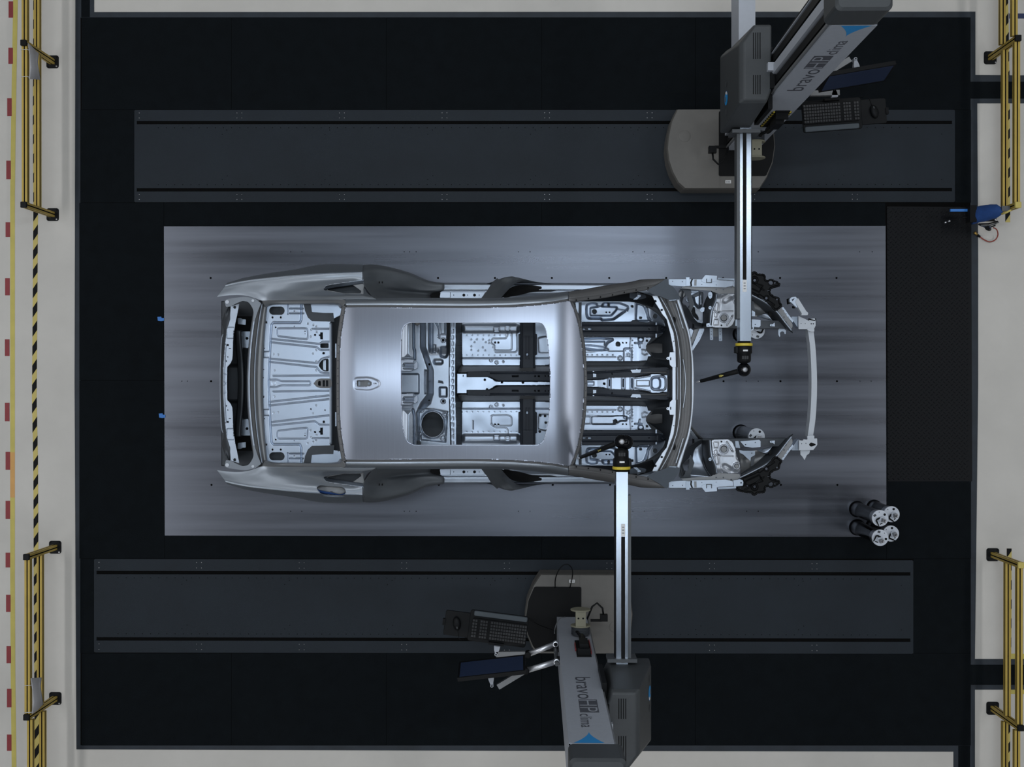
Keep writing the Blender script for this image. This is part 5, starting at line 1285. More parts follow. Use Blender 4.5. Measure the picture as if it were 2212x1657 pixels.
for x0, x1, y1 in ((1533, 1540, 734.5), (1552, 1559.5, 736.5)):
    pu('engine_mount_arm', M_ZINC2, [(x0, 707), (x1, 707), (x1 + .5, y1), (x0 + 1, y1)], 0.84, 0.006, [circ((x0 + x1) / 2, yy, 1.1, 8) for yy in (716, 722, y1 - 4)], 1.5)
pu('engine_mount_web', M_PRIM2, [(1540, 708), (1551, 708), (1551, 727), (1541, 727)], 0.80, 0.004)
pu('cowl_strut', M_FLANGE, [(1511, 710), (1521, 709.5), (1521, 714), (1512, 734), (1496, 758), (1494, 752), (1504, 728)], 0.86, 0.004, [circ(1516, 721, 0.8, 8), circ(1511, 729, 0.8, 8)], 1.2)
pu('cowl_strut_foot', M_FLANGE, [(1487, 714), (1491, 709), (1498, 714), (1495, 724), (1490, 735), (1488, 728)], 1.02, 0.004, (), 2)
pu('cowl_strut_side', M_PRIM2, [(1500, 712), (1511, 709), (1510, 716), (1503, 730), (1494, 744), (1492, 736)], 0.84, 0.004)
pu('towing_hook', M_FLANGE, [(1681, 712), (1684, 710), (1694, 710.5), (1698, 714), (1697, 722), (1695, 722), (1694, 717.5), (1691, 715.5), (1686.5, 716.5), (1684.5, 720), (1685.5, 726), (1684, 728), (1681.5, 723)], 0.83, 0.008, (), 1.2)
pu('tow_eye', M_FLANGE, [(1620, 698), (1628, 698), (1628, 704), (1629, 708), (1627, 713), (1622, 714.5), (1618, 711), (1620, 706)], 0.89, 0.008, [circ(1623.5, 709, 2.8, 12)], 1.5)
pu('sensor_plate', M_ZINC2, [(1605, 632), (1622, 632), (1624, 640), (1610, 646)], 1.09, 0.004)
# bumper beam
bl = [(1745, 712), (1749.5, 745), (1752.3, 790), (1753, 828.5), (1752, 870), (1749, 910), (1744.5, 944)]
brr = [(1757, 712), (1761, 745), (1764, 790), (1765, 828.5), (1764, 870), (1761, 910), (1756, 944)]
n_ = 40
L1, L2 = cr(bl, n_), cr(brr, n_)
vs, fs = [], []
for (x0, y0), (x1, y1) in zip(L1, L2):
    a, c = P(x0, y0, 0.87), P(x1, y1, 0.87)
    vs += [a, c, Vector((c.x, c.y, 0.77)), Vector((a.x, a.y, 0.77))]
for i in range(n_ - 1):
    for k in range(4):
        fs.append([i * 4 + k, i * 4 + (k + 1) % 4, (i + 1) * 4 + (k + 1) % 4, (i + 1) * 4 + k])
fs += [[0, 1, 2, 3], [len(vs) - 4 + k for k in (3, 2, 1, 0)]]
b = MB(); b.add(vs, fs, M_WHITE)
tag(b.build('bumper_beam', CAR), 'white curved bumper beam across the front')

# ================================================================ fixture stand builder
def pillar(px, py, h, label, ang=0.0, group='black fixture stand cluster', pin=0.09):
    """px, py: where the middle of the top is seen"""
    c = P(px, py, h)
    x, y = c.x, c.y
    root = empty('fixture_stand', (x, y, Z3), ang, label, 'fixture stand', group)
    H = h - Z3
    b = MB()
    b.lathe((0, 0, 0), [(0.071, 0), (0.071, 0.006), (0.069, 0.010), (0.062, 0.018), (0.060, 0.03), (0.060, H - 0.10), (0.0605, H - 0.10)], M_POST, 36)
    b.build('column', root, True)
    b = MB()
    b.lathe((0, 0, H - 0.10), [(0.0605, 0), (0.0605, 0.06), (0.062, 0.062), (0.062, 0.084), (0.0605, 0.086)], M_STEEL, 36)
    b.build('collar', root, True)
    b = MB()
    b.lathe((0, 0, H - 0.014), [(0.0665, 0), (0.0665, 0.012), (0.065, 0.014), (0.06, 0.014)], M_CAPW, 36)
    t = b.build('top_plate', root, True)
    b = MB()
    for r, a, s in ((0.046, 40, 0.010), (0.05, 100, 0.0035), (0.052, 150, 0.003), (0.05, 250, 0.003)):
        b.lathe((r * math.cos(math.radians(a)), r * math.sin(math.radians(a)), H), [(s, 0), (s, 0.0008), (s * .8, 0.001)], M_BLKM, 14)
    b.box((-0.044, 0.022, H + 0.0006), (0.022, 0.018, 0.0012), M_DARKIN, Matrix.Rotation(math.radians(35), 3, 'Z'))
    b.box((0.008, -0.044, H + 0.0006), (0.024, 0.008, 0.0012), M_BLKM, Matrix.Rotation(math.radians(30), 3, 'Z'))
    tag(b.build('hole', t, True), kind='stuff')
    b = MB()
    b.lathe((0.012, -0.012, H), [(0.026, 0), (0.026, 0.010), (0.022, 0.014), (0.012, 0.014)], M_CAPW, 24)
    b.build('boss', root, True)
    b = MB()
    b.box((0.014, -0.014, H + 0.014 + pin * .3), (0.026, 0.030, pin * .6), M_STEEL, Matrix.Rotation(math.radians(-20), 3, 'Z'))
    b.lathe((0.014, -0.014, H + pin * .55), [(0.012, 0), (0.012, pin * .25), (0.007, pin * .3), (0.006, pin * .5)], M_STEEL, 12)
    b.build('clamp', root, True)
    b = MB()
    b.tube([(-0.004, 0.004, H + 0.008), (-0.030, -0.008, H + 0.014), (-0.036, -0.018, H + 0.014), (-0.014, -0.062, H + 0.012)], [0.006, 0.007, 0.007, 0.004], M_BLKM, 8)
    b.build('handle', root, True)
    return root
pillar(1901.5, 1119.5, 0.68, 'tall black fixture stand with white top, upper left of the four at the plate corner', 0.0)
pillar(1901.5, 1161.8, 0.68, 'tall black fixture stand with white top, lower left of the four at the plate corner', -0.9)
pillar(1926.0, 1111.0, 0.50, 'shorter black fixture stand, upper right of the four at the plate corner', 0.5)
pillar(1924.7, 1152.7, 0.50, 'shorter black fixture stand, lower right of the four at the plate corner', 0.7)
pillar(1634.5, 943.0, 0.732, 'black fixture stand under the lower front rail of the car body', 0.3, 'black fixture stand pair under the car front', 0.012)
pillar(1634.5, 714.0, 0.732, 'black fixture stand under the upper front rail of the car body', 2.2, 'black fixture stand pair under the car front', 0.012)
# ================================================================ measuring machines
def text_mb(mb, body, org, rd, ud, ln, ht, m, lift=0.0012, bold=0.0):
    """writing as flat raised lettering: org = lower left, rd reading direction, ud upwards"""
    cu = bpy.data.curves.new('writing', 'FONT')
    cu.body = body
    cu.resolution_u = 6
    cu.offset = bold
    o = bpy.data.objects.new('writing', cu)
    COL.objects.link(o)
    dg = bpy.context.evaluated_depsgraph_get()
    me = o.evaluated_get(dg).to_mesh()
    co = [v.co.copy() for v in me.vertices]
    fs = [list(p.vertices) for p in me.polygons]
    o.evaluated_get(dg).to_mesh_clear()
    bpy.data.objects.remove(o, do_unlink=True)
    bpy.data.curves.remove(cu)
    x0, x1 = min(c.x for c in co), max(c.x for c in co)
    y0, y1 = min(c.y for c in co), max(c.y for c in co)
    n = Vector(rd).cross(Vector(ud))
    vs = [Vector(org) + Vector(rd) * ((c.x - x0) / (x1 - x0) * ln) + Vector(ud) * ((c.y - y0) / (y1 - y0) * ht) + n * lift for c in co]
    mb.add(vs, fs, m)

def machine(root, p):
    V3 = Vector
    def B(): return MB()
    # --- base
    bx, by = p['base']
    out = [(-93, -88), (-105, -62), (-112, -29), (-114, -4), (-111, 21), (-103, 46), (-91, 68), (-77, 81), (82, 81), (97, 58), (110, 26), (115, -9), (112, -44), (100, -75), (90, -88)]
    sc = 1 / 253.8
    zt_ = 0.25
    O = [(bx + x * sc, by - y * sc) for x, y in out]
    b = B()
    n = len(O)
    vs, fs = [], []
    cxm, cym = bx, by
    for k, z in ((1.025, Z3 + 0.004), (1.02, zt_ - 0.03), (1.0, zt_), (0.965, zt_)):
        vs += [V3((cxm + (x - cxm) * k, cym + (y - cym) * k, z)) for x, y in O]
    for r in range(3):
        fs += [[r * n + i, r * n + (i + 1) % n, (r + 1) * n + (i + 1) % n, (r + 1) * n + i] for i in range(n)]
    fs.append([3 * n + i for i in range(n)])
    b.add(vs, fs, M_BEIGE)
    base = b.build('base_cover', root, True)
    b = B()
    dk = rpoly([(-5, -84), (88, -84), (99, -73), (111, -44), (114, -9), (109, 26), (96, 56), (-5, 56)], 4)
    b.prism([(bx + x * sc, by - y * sc) for x, y in dk], zt_ - 0.01, zt_ + 0.006, M_BLKM)  # flat black panel in place of a deep recess, its dark painted on
    tag(b.build('base_recess_panel', root, True), 'matt black panel standing for a recess in the beige base')
    b = B()
    b.box((bx - 2 * sc, by + 2 * sc, zt_ + 0.001), (0.006, 0.64, 0.003), M_BEIGE)
    b.lathe((bx - 78 * sc, by + 31 * sc, zt_ - 0.004), [(0.052, 0), (0.050, 0.006), (0.04, 0.008), (0.02, 0.009)], M_BEIGE, 24)
    b.build('cover_ridge', base, True)
    b = B()
    b.box((bx + 0.06, by - 0.268, zt_ + 0.001), (0.048, 0.026, 0.002), M_STICK)
    for k in range(3): b.box((bx + 0.048 + k * 0.012, by - 0.268, zt_ + 0.0022), (0.006, 0.014, 0.0006), M_PRIM2)
    tag(b.build('type_plate', base, True), 'small white sticker')
    # --- column
    ZT = 3.7
    b = B()
    b.box((0.0, 0.16, (zt_ + ZT) / 2), (0.235, 0.28, ZT - zt_), M_BLK)
    col = b.build('column', root, True)
    b = B()
    b.box((0, 0.006, (0.33 + ZT) / 2), (0.25, 0.014, ZT - 0.33), M_PANEL)
    b.box((0.121, 0.15, (0.33 + ZT) / 2), (0.010, 0.29, ZT - 0.33), M_PANEL)
    tag(b.build('front_panel', col, True), 'light grey front panel with printed lettering')
    b = B()
    for y, w, m, d in ((0.022, 0.016, M_PRIM2, 0.020), (0.150, 0.062, M_PANEL2, 0.030), (0.075, 0.05, M_BLK, 0.016), (0.228, 0.05, M_BLK, 0.026), (0.268, 0.008, M_PANEL, 0.03), (0.288, 0.02, M_BLK, 0.02)):
        b.box((-0.1175 - d / 2, y, (0.34 + ZT) / 2), (d, w, ZT - 0.34), m)
    b.build('guide_rail', col, True)
    b = B()
    b.rbox((-0.02, 0.183, ZT + 0.145), (0.30, 0.37, 0.25), 0.03, M_HOUS)
    b.build('column_cap', col, True)
    # --- printed lettering on the panel: reads upwards
    R, U, yy = (0, 0, 1), (-1, 0, 0), -0.001
    b = B()
    text_mb(b, 'bravo', (0.042, yy, 2.30), R, U, 0.525, 0.102, M_LETTER)
    let = b.build('lettering', col, True)
    b = B()
    text_mb(b, 'clima', (0.045, yy, 3.15), R, U, 0.27, 0.072, M_LETTER)
    b.build('lettering', col, True)
    b = B()
    b.box((-0.0175, -0.0012, 2.98), (0.115, 0.0012, 0.28), M_LETTER)
    text_mb(b, 'HP', (0.036, -0.0019, 2.855), R, U, 0.25, 0.104, M_PANEL, 0.0006, -0.012)
    tag(b.build('letter_block', col, True), 'dark grey block with light letters')
    tri = []
    for i in range(13):
        t = i / 12
        tri.append((0.090 * (1 - t) ** 1.0 + 0.006, ZT - 0.205 * t ** 1.9 - 0.012 * t))
    tri = [(0.006 + 0.092 * (1 - t) ** 1.7, ZT - 0.2 * t) for t in [i / 12 for i in range(13)]] + [(0.006 - 0.078 * (1 - t) ** 1.7, ZT - 0.2 * t) for t in [i / 12 for i in range(11, -1, -1)]]
    b = B()
    b.add([V3((x, -0.0016, z)) for x, z in tri], [list(range(len(tri)))], M_BLUE)
    tag(b.build('blue_print', col, True), 'bright blue pointed print below the cap')
    # --- cable outlet with the plug, hose guide and hose below it
    px = p['plug']
    b = B()
    b.box((px, -0.004, 1.49), (0.105, 0.012, 0.50), M_BLKM)
    b.box((px - 0.004, -0.04, 1.55), (0.062, 0.07, 0.20), M_BLK)
    b.box((px, -0.03, 1.70), (0.09, 0.05, 0.03), M_BLK)
    b.lathe((px - 0.004, -0.035, 1.22), [(0.022, 0), (0.026, 0.03), (0.026, 0.16), (0.018, 0.2)], M_BLK, 14)
    sk = b.build('cable_outlet', col, True)
    b = B()
    for sx in (-1, 1):
        if p['stripes']:
            b.box((px + sx * 0.058, -0.004, 1.48), (0.012, 0.014, 0.48), M_YRING)
            for k in range(8):
                b.box((px + sx * 0.058, -0.0045, 1.27 + k * 0.06), (0.0125, 0.0145, 0.028), M_BLKM, Matrix.Rotation(0.5, 3, 'Y'))
        elif sx > 0 or True:
            b.box((px + sx * 0.055, -0.012, 1.46), (0.007, 0.02, 0.40 if sx < 0 else 0.2), M_REDP)
    tag(b.build('outlet_edge', sk, True), 'yellow and black striped edge' if p['stripes'] else 'red edge')
    hx = p['hose']
    b = B()
    for y_ in (0.076, 0.200):
        b.lathe((hx, -y_, 1.045), [(0.076, 0), (0.078, 0.003), (0.078, 0.009), (0.074, 0.012)], M_CREAM, 32, (0, -1, 0))
    b.box((hx, -0.145, 1.062), (0.078, 0.125, 0.10), M_CREAM)
    for sx in (-1, 1): b.lathe((hx + sx * 0.018, -0.15, 1.112), [(0.007, 0), (0.007, 0.0012)], M_BLKM, 10)
    b.build('hose_guide', col, True)
    b = B()
    prf = []
    for k in range(9):
        z = 0.012 + k * 0.007
        prf += [(0.066, z), (0.072, z + 0.003), (0.072, z + 0.005), (0.066, z + 0.007)]
    b.lathe((hx, 0, 1.045), prf, M_DARKIN, 28, (0, -1, 0))
    b.tube([(hx + 0.03, -0.045, 1.10), (hx + 0.02, -0.05, 1.20), (px, -0.04, 1.26)], [0.012, 0.012, 0.012], M_BLK, 10)
    b.build('corrugated_hose', col, True)
    b = B()
    b.box((-0.265, -0.015, 0.42), (0.062, 0.055, 0.06), M_BLK)
    b.box((-0.20, 0.01, 0.41), (0.09, 0.02, 0.025), M_BLK)
    b.tube([(-0.262, -0.04, 0.41), (-0.255, -0.09, 0.40), (-0.21, -0.13, 0.385), (-0.17, -0.10, 0.385), (-0.12, 0.02, 0.39)], 0.008, M_BLK, 8)
    b.build('limit_switch', col, True)
    # --- carriage
    zb, zt = p['cz']
    xb, xt, yb, yt, yr = p['cx'][0], p['cx'][1], p['cy'][0], p['cy'][1], p['cy'][2]
    xr = -0.150
    lo = [(xb, yb), (xb, yr - 0.05), (xb + 0.05, yr), (xr, yr), (xr, yb + 0.10), (xr - 0.05, yb)]
    md = [(xb + 0.004, yb + 0.01), (xb + 0.004, yr - 0.08), (xb + 0.10, yr), (xr, yr), (xr, yb + 0.13), (xr - 0.05, yb + 0.01)]
    hi = [(xt - 0.03, yt - 0.02), (xt - 0.03, yr - 0.14), (xt + 0.07, yr - 0.01), (xr, yr - 0.01), (xr, yt + 0.06), (xr - 0.03, yt - 0.02)]
    h2 = [(xt, yt), (xt, yr - 0.13), (xt + 0.075, yr - 0.02), (xr, yr - 0.02), (xr, yt + 0.07), (xr - 0.03, yt)]
    vs, fs = [], []
    q = 6
    for L, z in ((lo, zb), (md, zb + 0.25 * (zt - zb)), (hi, zt - 0.03), (h2, zt)):
        vs += [V3((x, y, z)) for x, y in L]
    for r in range(3):
        fs += [[r * q + i, r * q + (i + 1) % q, (r + 1) * q + (i + 1) % q, (r + 1) * q + i] for i in range(q)]
    fs += [list(range(q))[::-1], [3 * q + i for i in range(q)]]
    b = B(); b.add(vs, fs, M_HOUS)
    car = b.build('carriage_housing', root, True)
    bv = car.modifiers.new('soft edges', 'BEVEL'); bv.width, bv.segments, bv.limit_method = 0.012, 3, 'ANGLE'
    vx = xt + 0.085
    for a, c in ((0.034, 0.163), (0.272, 0.449)):
        b = B()
        for k in range(4):
            b.box((vx + (k - 1.5) * 0.0147, yt + (a + c) / 2, zt + 0.0004), (0.006, c - a, 0.002), M_BLKM)
        b.build('vent', car, True)
    b = B()
    # round badge on the outer face
    zc = zb + 0.36 * (zt - zb)
    f0, f1 = V3((xb + 0.004, 0, zb + 0.25 * (zt - zb))), V3((xt - 0.03, 0, zt - 0.03))
    d = (f1 - f0).normalized()
    nn = V3((-d.z, 0, d.x))
    tpos = (zc - f0.z) / (f1.z - f0.z)
    c0 = f0 + (f1 - f0) * max(tpos, 0.12) + V3((0, yt + 0.11, 0)) + nn * 0.002
    yv = V3((0, 1, 0))
    ring_ = [c0 + (d * math.cos(a) + yv * math.sin(a)) * 0.05 for a in [2 * math.pi * k / 28 for k in range(28)]]
    b.add(ring_, [list(range(28))], M_BLUE)
    cres = [c0 + nn * 0.0008 + (d * math.cos(a) + yv * math.sin(a)) * 0.047 for a in [math.pi * (0.15 + 0.9 * k / 14) for k in range(15)]] + [c0 + nn * 0.0008 + d * (-0.012) + (d * math.cos(a) + yv * math.sin(a)) * 0.036 for a in [math.pi * (1.05 - 0.9 * k / 14) for k in range(15)]]
    b.add(cres, [[k, k + 1, 28 - k, 29 - k] for k in range(14)], M_STICK)
    sq = [c0 + nn * 0.0012 + d * x + yv * y for x, y in ((-0.035, -0.022), (-0.005, -0.022), (-0.005, 0.012), (-0.035, 0.012))]
    b.add(sq, [[0, 1, 2, 3]], M_PRIM2)
    for dy, h in ((0.10, 0.034), (-0.095, 0.04)):
        w = [c0 + nn * 0.0004 + d * x + yv * (dy + y) for x, y in ((-0.018, -h / 2), (0.018, -h / 2), (0.018, h / 2), (-0.018, h / 2))]
        b.add(w, [[0, 1, 2, 3]], M_GARM)
    tag(b.build('badge', car, True), 'round blue and white badge')
    b = B()
    b.box((xr - 0.008, yt + 0.21, zt + 0.022), (0.05, 0.055, 0.045), M_PANEL2)
    b.box((xr + 0.004, yt + 0.12, zt + 0.010), (0.032, 0.10, 0.03), M_BLK)
    b.box((xr + 0.012, yt + 0.17, zb + 0.3), (0.03, 0.42, 0.5), M_BLK)
    b.build('guide_block', car, True)
    # --- arm
    ax, za = p['arm']
    y0, yc = p['tip'], yb
    W2 = 0.0395
    b = B()
    b.box((ax, (y0 + yc) / 2 + 0.05, za - 0.062), (2 * W2, yc - y0 + 0.1, 0.124), M_ALU)
    arm = b.build('measuring_arm', root, True)
    b = B()
    b.box((ax - 0.007, (y0 + 0.44 + yc) / 2, za + 0.0008), (0.026, yc - y0 - 0.44, 0.003), M_BLKM)
    b.box((ax - W2 - 0.011, (y0 + 0.16 + yc) / 2, za - 0.055), (0.022, yc - y0 - 0.16, 0.10), M_GARM)
    b.box((ax + W2 + 0.004, (y0 + 0.10 + yc) / 2, za - 0.06), (0.008, yc - y0 - 0.10, 0.10), M_BLK)
    tag(b.build('arm_slot', arm, True), 'black groove and side strips along the arm')
    b = B()
    b.box((ax - 0.007, y0 + 0.395, za + 0.001), (0.028, 0.085, 0.003), M_STICK)
    for k in range(3): b.box((ax - 0.007, y0 + 0.375 + 0.02 * k, za + 0.0028), (0.014, 0.008, 0.0006), M_PRIM2)
    tag(b.build('arm_label', arm, True), 'white label')
    b = B()
    b.box((ax, yc - 0.02, za - 0.055), (0.20, 0.024, 0.17), M_GARM)
    b.build('arm_guide', car, True)
    b = B()
    b.box((ax + 0.01, yr + 0.40, za - 0.155), (0.118, 0.85, 0.31), M_PANEL2)
    b.build('arm_cover', root, True)
    # --- probe head
    zc = za - 0.062
    ay = V3((0, -1, 0))
    b = B()
    b.lathe((ax, y0, zc), [(0.046, 0), (0.046, 0.014), (0.056, 0.016), (0.056, 0.034), (0.058, 0.036), (0.058, 0.085), (0.050, 0.092), (0.050, 0.138), (0.044, 0.152), (0.024, 0.158), (0.024, 0.18)], M_BLK, 30, ay)
    for k in range(3): b.box((ax + (k - 1) * 0.016, y0 - 0.118, zc + 0.0495), (0.013, 0.024, 0.004), M_KEY)
    b.rbox((ax - 0.052, y0 - 0.062, zc), (0.03, 0.05, 0.06), 0.006, M_BLK)
    hd = b.build('probe_head', root, True)
    b = B()
    b.lathe((ax, y0 - 0.014, zc), [(0.060, 0), (0.0615, 0.003), (0.0615, 0.017), (0.060, 0.02)], M_YRING, 30, ay)
    tag(b.build('collar_ring', hd, True), 'yellow ring')
    b = B()
    b.box((ax, y0 - 0.068, zc + 0.058), (0.034, 0.012, 0.003), M_STICK)
    tag(b.build('head_label', hd, True), 'small white label')
    bc = V3((ax, y0 - 0.205, zc))
    b = B()
    b.ball(bc, 0.050, M_POST, 26)
    b.lathe(bc + V3((0, 0, 0.040)), [(0.020, 0), (0.018, 0.008), (0.012, 0.0115), (0.004, 0.012)], M_STEEL, 20)
    if p['twin']: b.ball(bc + V3((p['twin'], 0.006, -0.005)), 0.052, M_POST, 26)
    b.build('wrist_joint', hd, True)
    tip = V3(p['probe'])
    dr = (tip - bc).normalized()
    L = (tip - bc).length
    b = B()
    b.tube([bc + dr * 0.03, bc + dr * (L * .5), bc + dr * (L - 0.05)], [0.019, 0.0165, 0.013], M_BLK, 14)
    rod = b.build('probe_rod', hd, True)
    b = B()
    b.tube([bc + dr * (L - 0.052), bc + dr * (L - 0.02), bc + dr * L], [0.006, 0.006, 0.003], M_CHROME, 10)
    tag(b.build('stylus', rod, True), 'bright steel stylus')
    b = B()
    b.tube([bc + dr * (L * .40) + V3((0, 0, 0.006)), bc + dr * (L * .49) + V3((0, 0, 0.006))], 0.0135, M_YTAPE, 14)
    tag(b.build('rod_tag', rod, True), 'yellow sleeve')
    # --- swing arms for screen and keyboard, on the free side of the column
    dy = p['dy']
    b = B()
    b.tube([(0.150, 0.09 + dy, 0.95), (0.150, 0.09 + dy, 1.58)], 0.016, M_GARM, 12)
    for z in (1.08, 1.46): b.box((0.134, 0.09 + dy, z), (0.03, 0.05, 0.05), M_BLK)
    mast = b.build('arm_post', root, True)
    for z, A, J, E, nm in ((1.10, (0.150, 0.050 + dy), (0.366, 0.134 + dy), (0.612, 0.138 + dy), 'keyboard_swing_arm'), (1.50, (0.150, 0.09 + dy), (0.376, 0.158 + dy), (0.585, 0.285 + dy), 'screen_swing_arm')):
        A, J, E = V3((*A, z)), V3((*J, z)), V3((*E, z - 0.01))
        b = B()
        b.tube([A, J], 0.021, M_CHROME, 14)
        b.lathe(A + V3((0, 0, -0.025)), [(0.022, 0), (0.022, 0.046), (0.016, 0.0475), (0.012, 0.0475)], M_CHROME, 18)
        u = b.build(nm, mast, True)
        b = B()
        b.lathe(J + V3((0, 0, -0.05)), [(0.024, 0), (0.024, 0.085), (0.018, 0.088)], M_BLK, 18)
        b.lathe(A + V3((0, 0, 0.0224)), [(0.0145, 0), (0.0145, 0.002)], M_BLK, 18)
        dd = (E - J).normalized(); sd = V3((-dd.y, dd.x, 0))
        for s_, e_ in ((J + dd * 0.02, E),):
            w = 0.020
            b.prism([(v.x, v.y) for v in (s_ + sd * w, s_ - sd * w, e_ - sd * w, e_ + sd * w)], z - 0.045, z - 0.005, M_PRIM2)
        b.box((J + dd * 0.07 + V3((0, 0, -0.004))), (0.035, 0.014, 0.002), M_BLKM, Matrix.Rotation(math.atan2(dd.y, dd.x), 3, 'Z'))
        b.build('lower_link', u, True) if False else b.build('arm_link', mast, True)
    # tilting brackets, silver
    kx, ky, krz = p['key']
    mx, my, mrz = p['mon']
    for nm, x, y, z, ln, rz in (('screen_bracket', mx + 0.01, my + 0.055, 1.47, 0.09, mrz), ('tray_bracket', kx + 0.005, ky + 0.125, 1.075, 0.07, krz)):
        Rm = Matrix.Rotation(rz, 3, 'Z')
        b = B()
        pts = [(-0.024, 0), (0.024, 0), (0.020, ln * .4), (0.011, ln * .75), (0.011, ln), (-0.011, ln), (-0.011, ln * .75), (-0.020, ln * .4)]
        b.prism([(x + (Rm @ V3((a, c, 0))).x, y + (Rm @ V3((a, c, 0))).y) for a, c in rpoly(pts, 0.006)] if False else [(x + (Rm @ V3((a, c, 0))).x, y + (Rm @ V3((a, c, 0))).y) for a, c in pts], z - 0.02, z + 0.02, M_PANEL2)
        e = V3((x, y, 0)) + Rm @ V3((0, ln - 0.008, 0))
        b.lathe((e.x, e.y, z - 0.04), [(0.012, 0), (0.012, 0.065), (0.008, 0.067)], M_PANEL2, 14)
        b.lathe((e.x, e.y, z + 0.027), [(0.006, 0), (0.006, 0.001)], M_BLKM, 12)
        b.build(nm, root, True)
    # tray
    Rk = Matrix.Rotation(krz, 3, 'Z')
    TK = lambda x, y, z: V3((kx, ky, 0)) + Rk @ V3((x, y, 0)) + V3((0, 0, z))
    b = B()
    b.rbox(TK(-0.0, 0.0, 1.02), (0.46, 0.245, 0.016), 0.02, M_BLK, Rk)
    b.rbox(TK(0.31, 0.005, 1.016), (0.225, 0.195, 0.014), 0.015, M_BLK, Rk)
    b.box(TK(0.0, 0.115, 1.04), (0.12, 0.018, 0.05), M_BLK, Rk)
    b.box(TK(0.427, -0.0, 1.02), (0.02, 0.05, 0.03), M_BLKM, Rk)
    tr = b.build('keyboard_tray', root, True)
    b = B()
    b.rbox(TK(-0.01, -0.100, 1.036), (0.42, 0.040, 0.020), 0.012, M_REST, Rk)
    tag(b.build('wrist_rest', tr, True), 'grey wrist rest')
    return TK, krz

def station(root, p, TK, krz, where):
    """screen, keyboard and mouse of one machine"""
    Mw = Matrix.LocRotScale(root.location, root.rotation_euler.to_quaternion(), None)
    mx, my, mrz = p['mon']
    rz = root.rotation_euler.z
    pos = Mw @ Vector((mx, my, 1.50))
    s = empty('monitor', pos, rz + mrz, 'dark flat monitor with blue screen on the swing arm of the %s machine' % where, 'monitor', 'machine monitors')
    T = Matrix.Rotation(math.radians(-9), 3, 'X')
    b = MB()
    b.box((0, 0, 0), (0.50, 0.030, 0.30), M_BLK, T)
    b.box(T @ Vector((0.0, 0.025, 0)), (0.16, 0.03, 0.14), M_BLK, T)
    b.build('casing', s, True)
    b = MB()
    b.box(T @ Vector((0, -0.0155, 0.006)), (0.470, 0.002, 0.258), M_SCREEN, T)
    b.build('screen', s, True)
    pos = Mw @ TK(-0.01, 0.015, 1.0295)
    k = empty('keyboard', pos, rz + krz, 'black keyboard on the swing tray of the %s machine' % where, 'keyboard', 'machine keyboards')
    b = MB()
    b.rbox((0, 0, 0.009), (0.43, 0.155, 0.018), 0.012, M_BLKM)
    b.build('case', k, True)
    b = MB()
    for r in range(6):
        for c in range(21):
            if c in (14, 18) : continue
            x, y = -0.205 + c * 0.0205, 0.062 - r * 0.0245
            b.box((x, y, 0.021), (0.016, 0.018, 0.007), M_KEY)
            if (r * 5 + c * 3) % 4 == 0: b.box((x - 0.003, y + 0.003, 0.0248), (0.004, 0.004, 0.0006), M_GARM)
    tag(b.build('keys', k, True), kind='stuff')
    pos = Mw @ TK(0.325, 0.0, 1.0235)
    m = empty('mouse', pos, rz + krz + 0.25, 'black computer mouse on the swing tray of the %s machine' % where, 'mouse', 'machine mice')
    b = MB()
    prof_ = [(0.001, 0.034), (0.014, 0.033), (0.024, 0.028), (0.03, 0.018), (0.031, 0.006), (0.029, 0.0)]
    vs, fs = [], []
    for r_, h in prof_:
        for q in range(24):
            a = 2 * math.pi * q / 24
            vs.append((r_ * math.cos(a), r_ * 1.75 * math.sin(a), h))
    for i in range(5):
        for q in range(24): fs.append([i * 24 + q, i * 24 + (q + 1) % 24, (i + 1) * 24 + (q + 1) % 24, (i + 1) * 24 + q])
    fs.append(list(range(24))); fs.append([5 * 24 + q for q in range(24)])
    b.add(vs, fs, M_BLK, True)
    b.build('mouse_body', m, True)
    b = MB(); b.box((0, 0.028, 0.0335), (0.006, 0.016, 0.004), M_GARM); b.build('scroll_wheel', m, True)
    b = MB()
    b.tube([(0, 0.05, 0.008), (0.0, 0.085, 0.006), (0.0, 0.118, 0.003), (-0.01, 0.138, -0.03), (-0.03, 0.15, -0.08), (-0.06, 0.14, -0.13)], 0.0022, M_BLK, 6)
    b.build('cord', m, True)

def local(root, w):
    return root.matrix_basis.inverted() @ Vector(w)

UPM = empty('measuring_machine', (1.745, 1.945, 0), 0, 'grey column measuring machine on the upper track with its arm over the car front', 'measuring machine', 'column measuring machines')
pu_ = dict(base=(-0.165, 0.015), plug=0.036, hose=-0.03, stripes=True, cz=(1.6, 2.25), cx=(-0.392, -0.335), cy=(-0.135, -0.045, 0.475), arm=(-0.233, 1.75), tip=-1.655, twin=0,
           probe=(UPM.matrix_basis.inverted() @ P(1504, 826, 1.30)) if False else (P(1504, 826, 1.30) - Vector((1.745, 1.945, 0))), dy=0.15, key=(0.57, 0.13, 0.07), mon=(0.626, 0.30, 0.165))
TK, kz = machine(UPM, pu_)
station(UPM, pu_, TK, kz, 'upper')
LOM = empty('measuring_machine', (0.3125, -1.988, 0), math.pi, 'grey column measuring machine on the lower track with its arm at the windscreen corner', 'measuring machine', 'column measuring machines')
tl_ = P(1247, 991, 1.67)
pl_ = dict(base=(-0.064, -0.021), plug=-0.045, hose=-0.045, stripes=False, cz=(2.05, 2.70), cx=(-0.481, -0.330), cy=(-0.074, -0.003, 0.53), arm=(-0.2815, 2.20), tip=-1.372, twin=-0.03,
           probe=(-(tl_.x - 0.3125), -(tl_.y + 1.988), tl_.z), dy=0.0, key=(0.60, -0.05, -0.125), mon=(0.63, 0.139, 0.115))
TK, kz = machine(LOM, pl_)
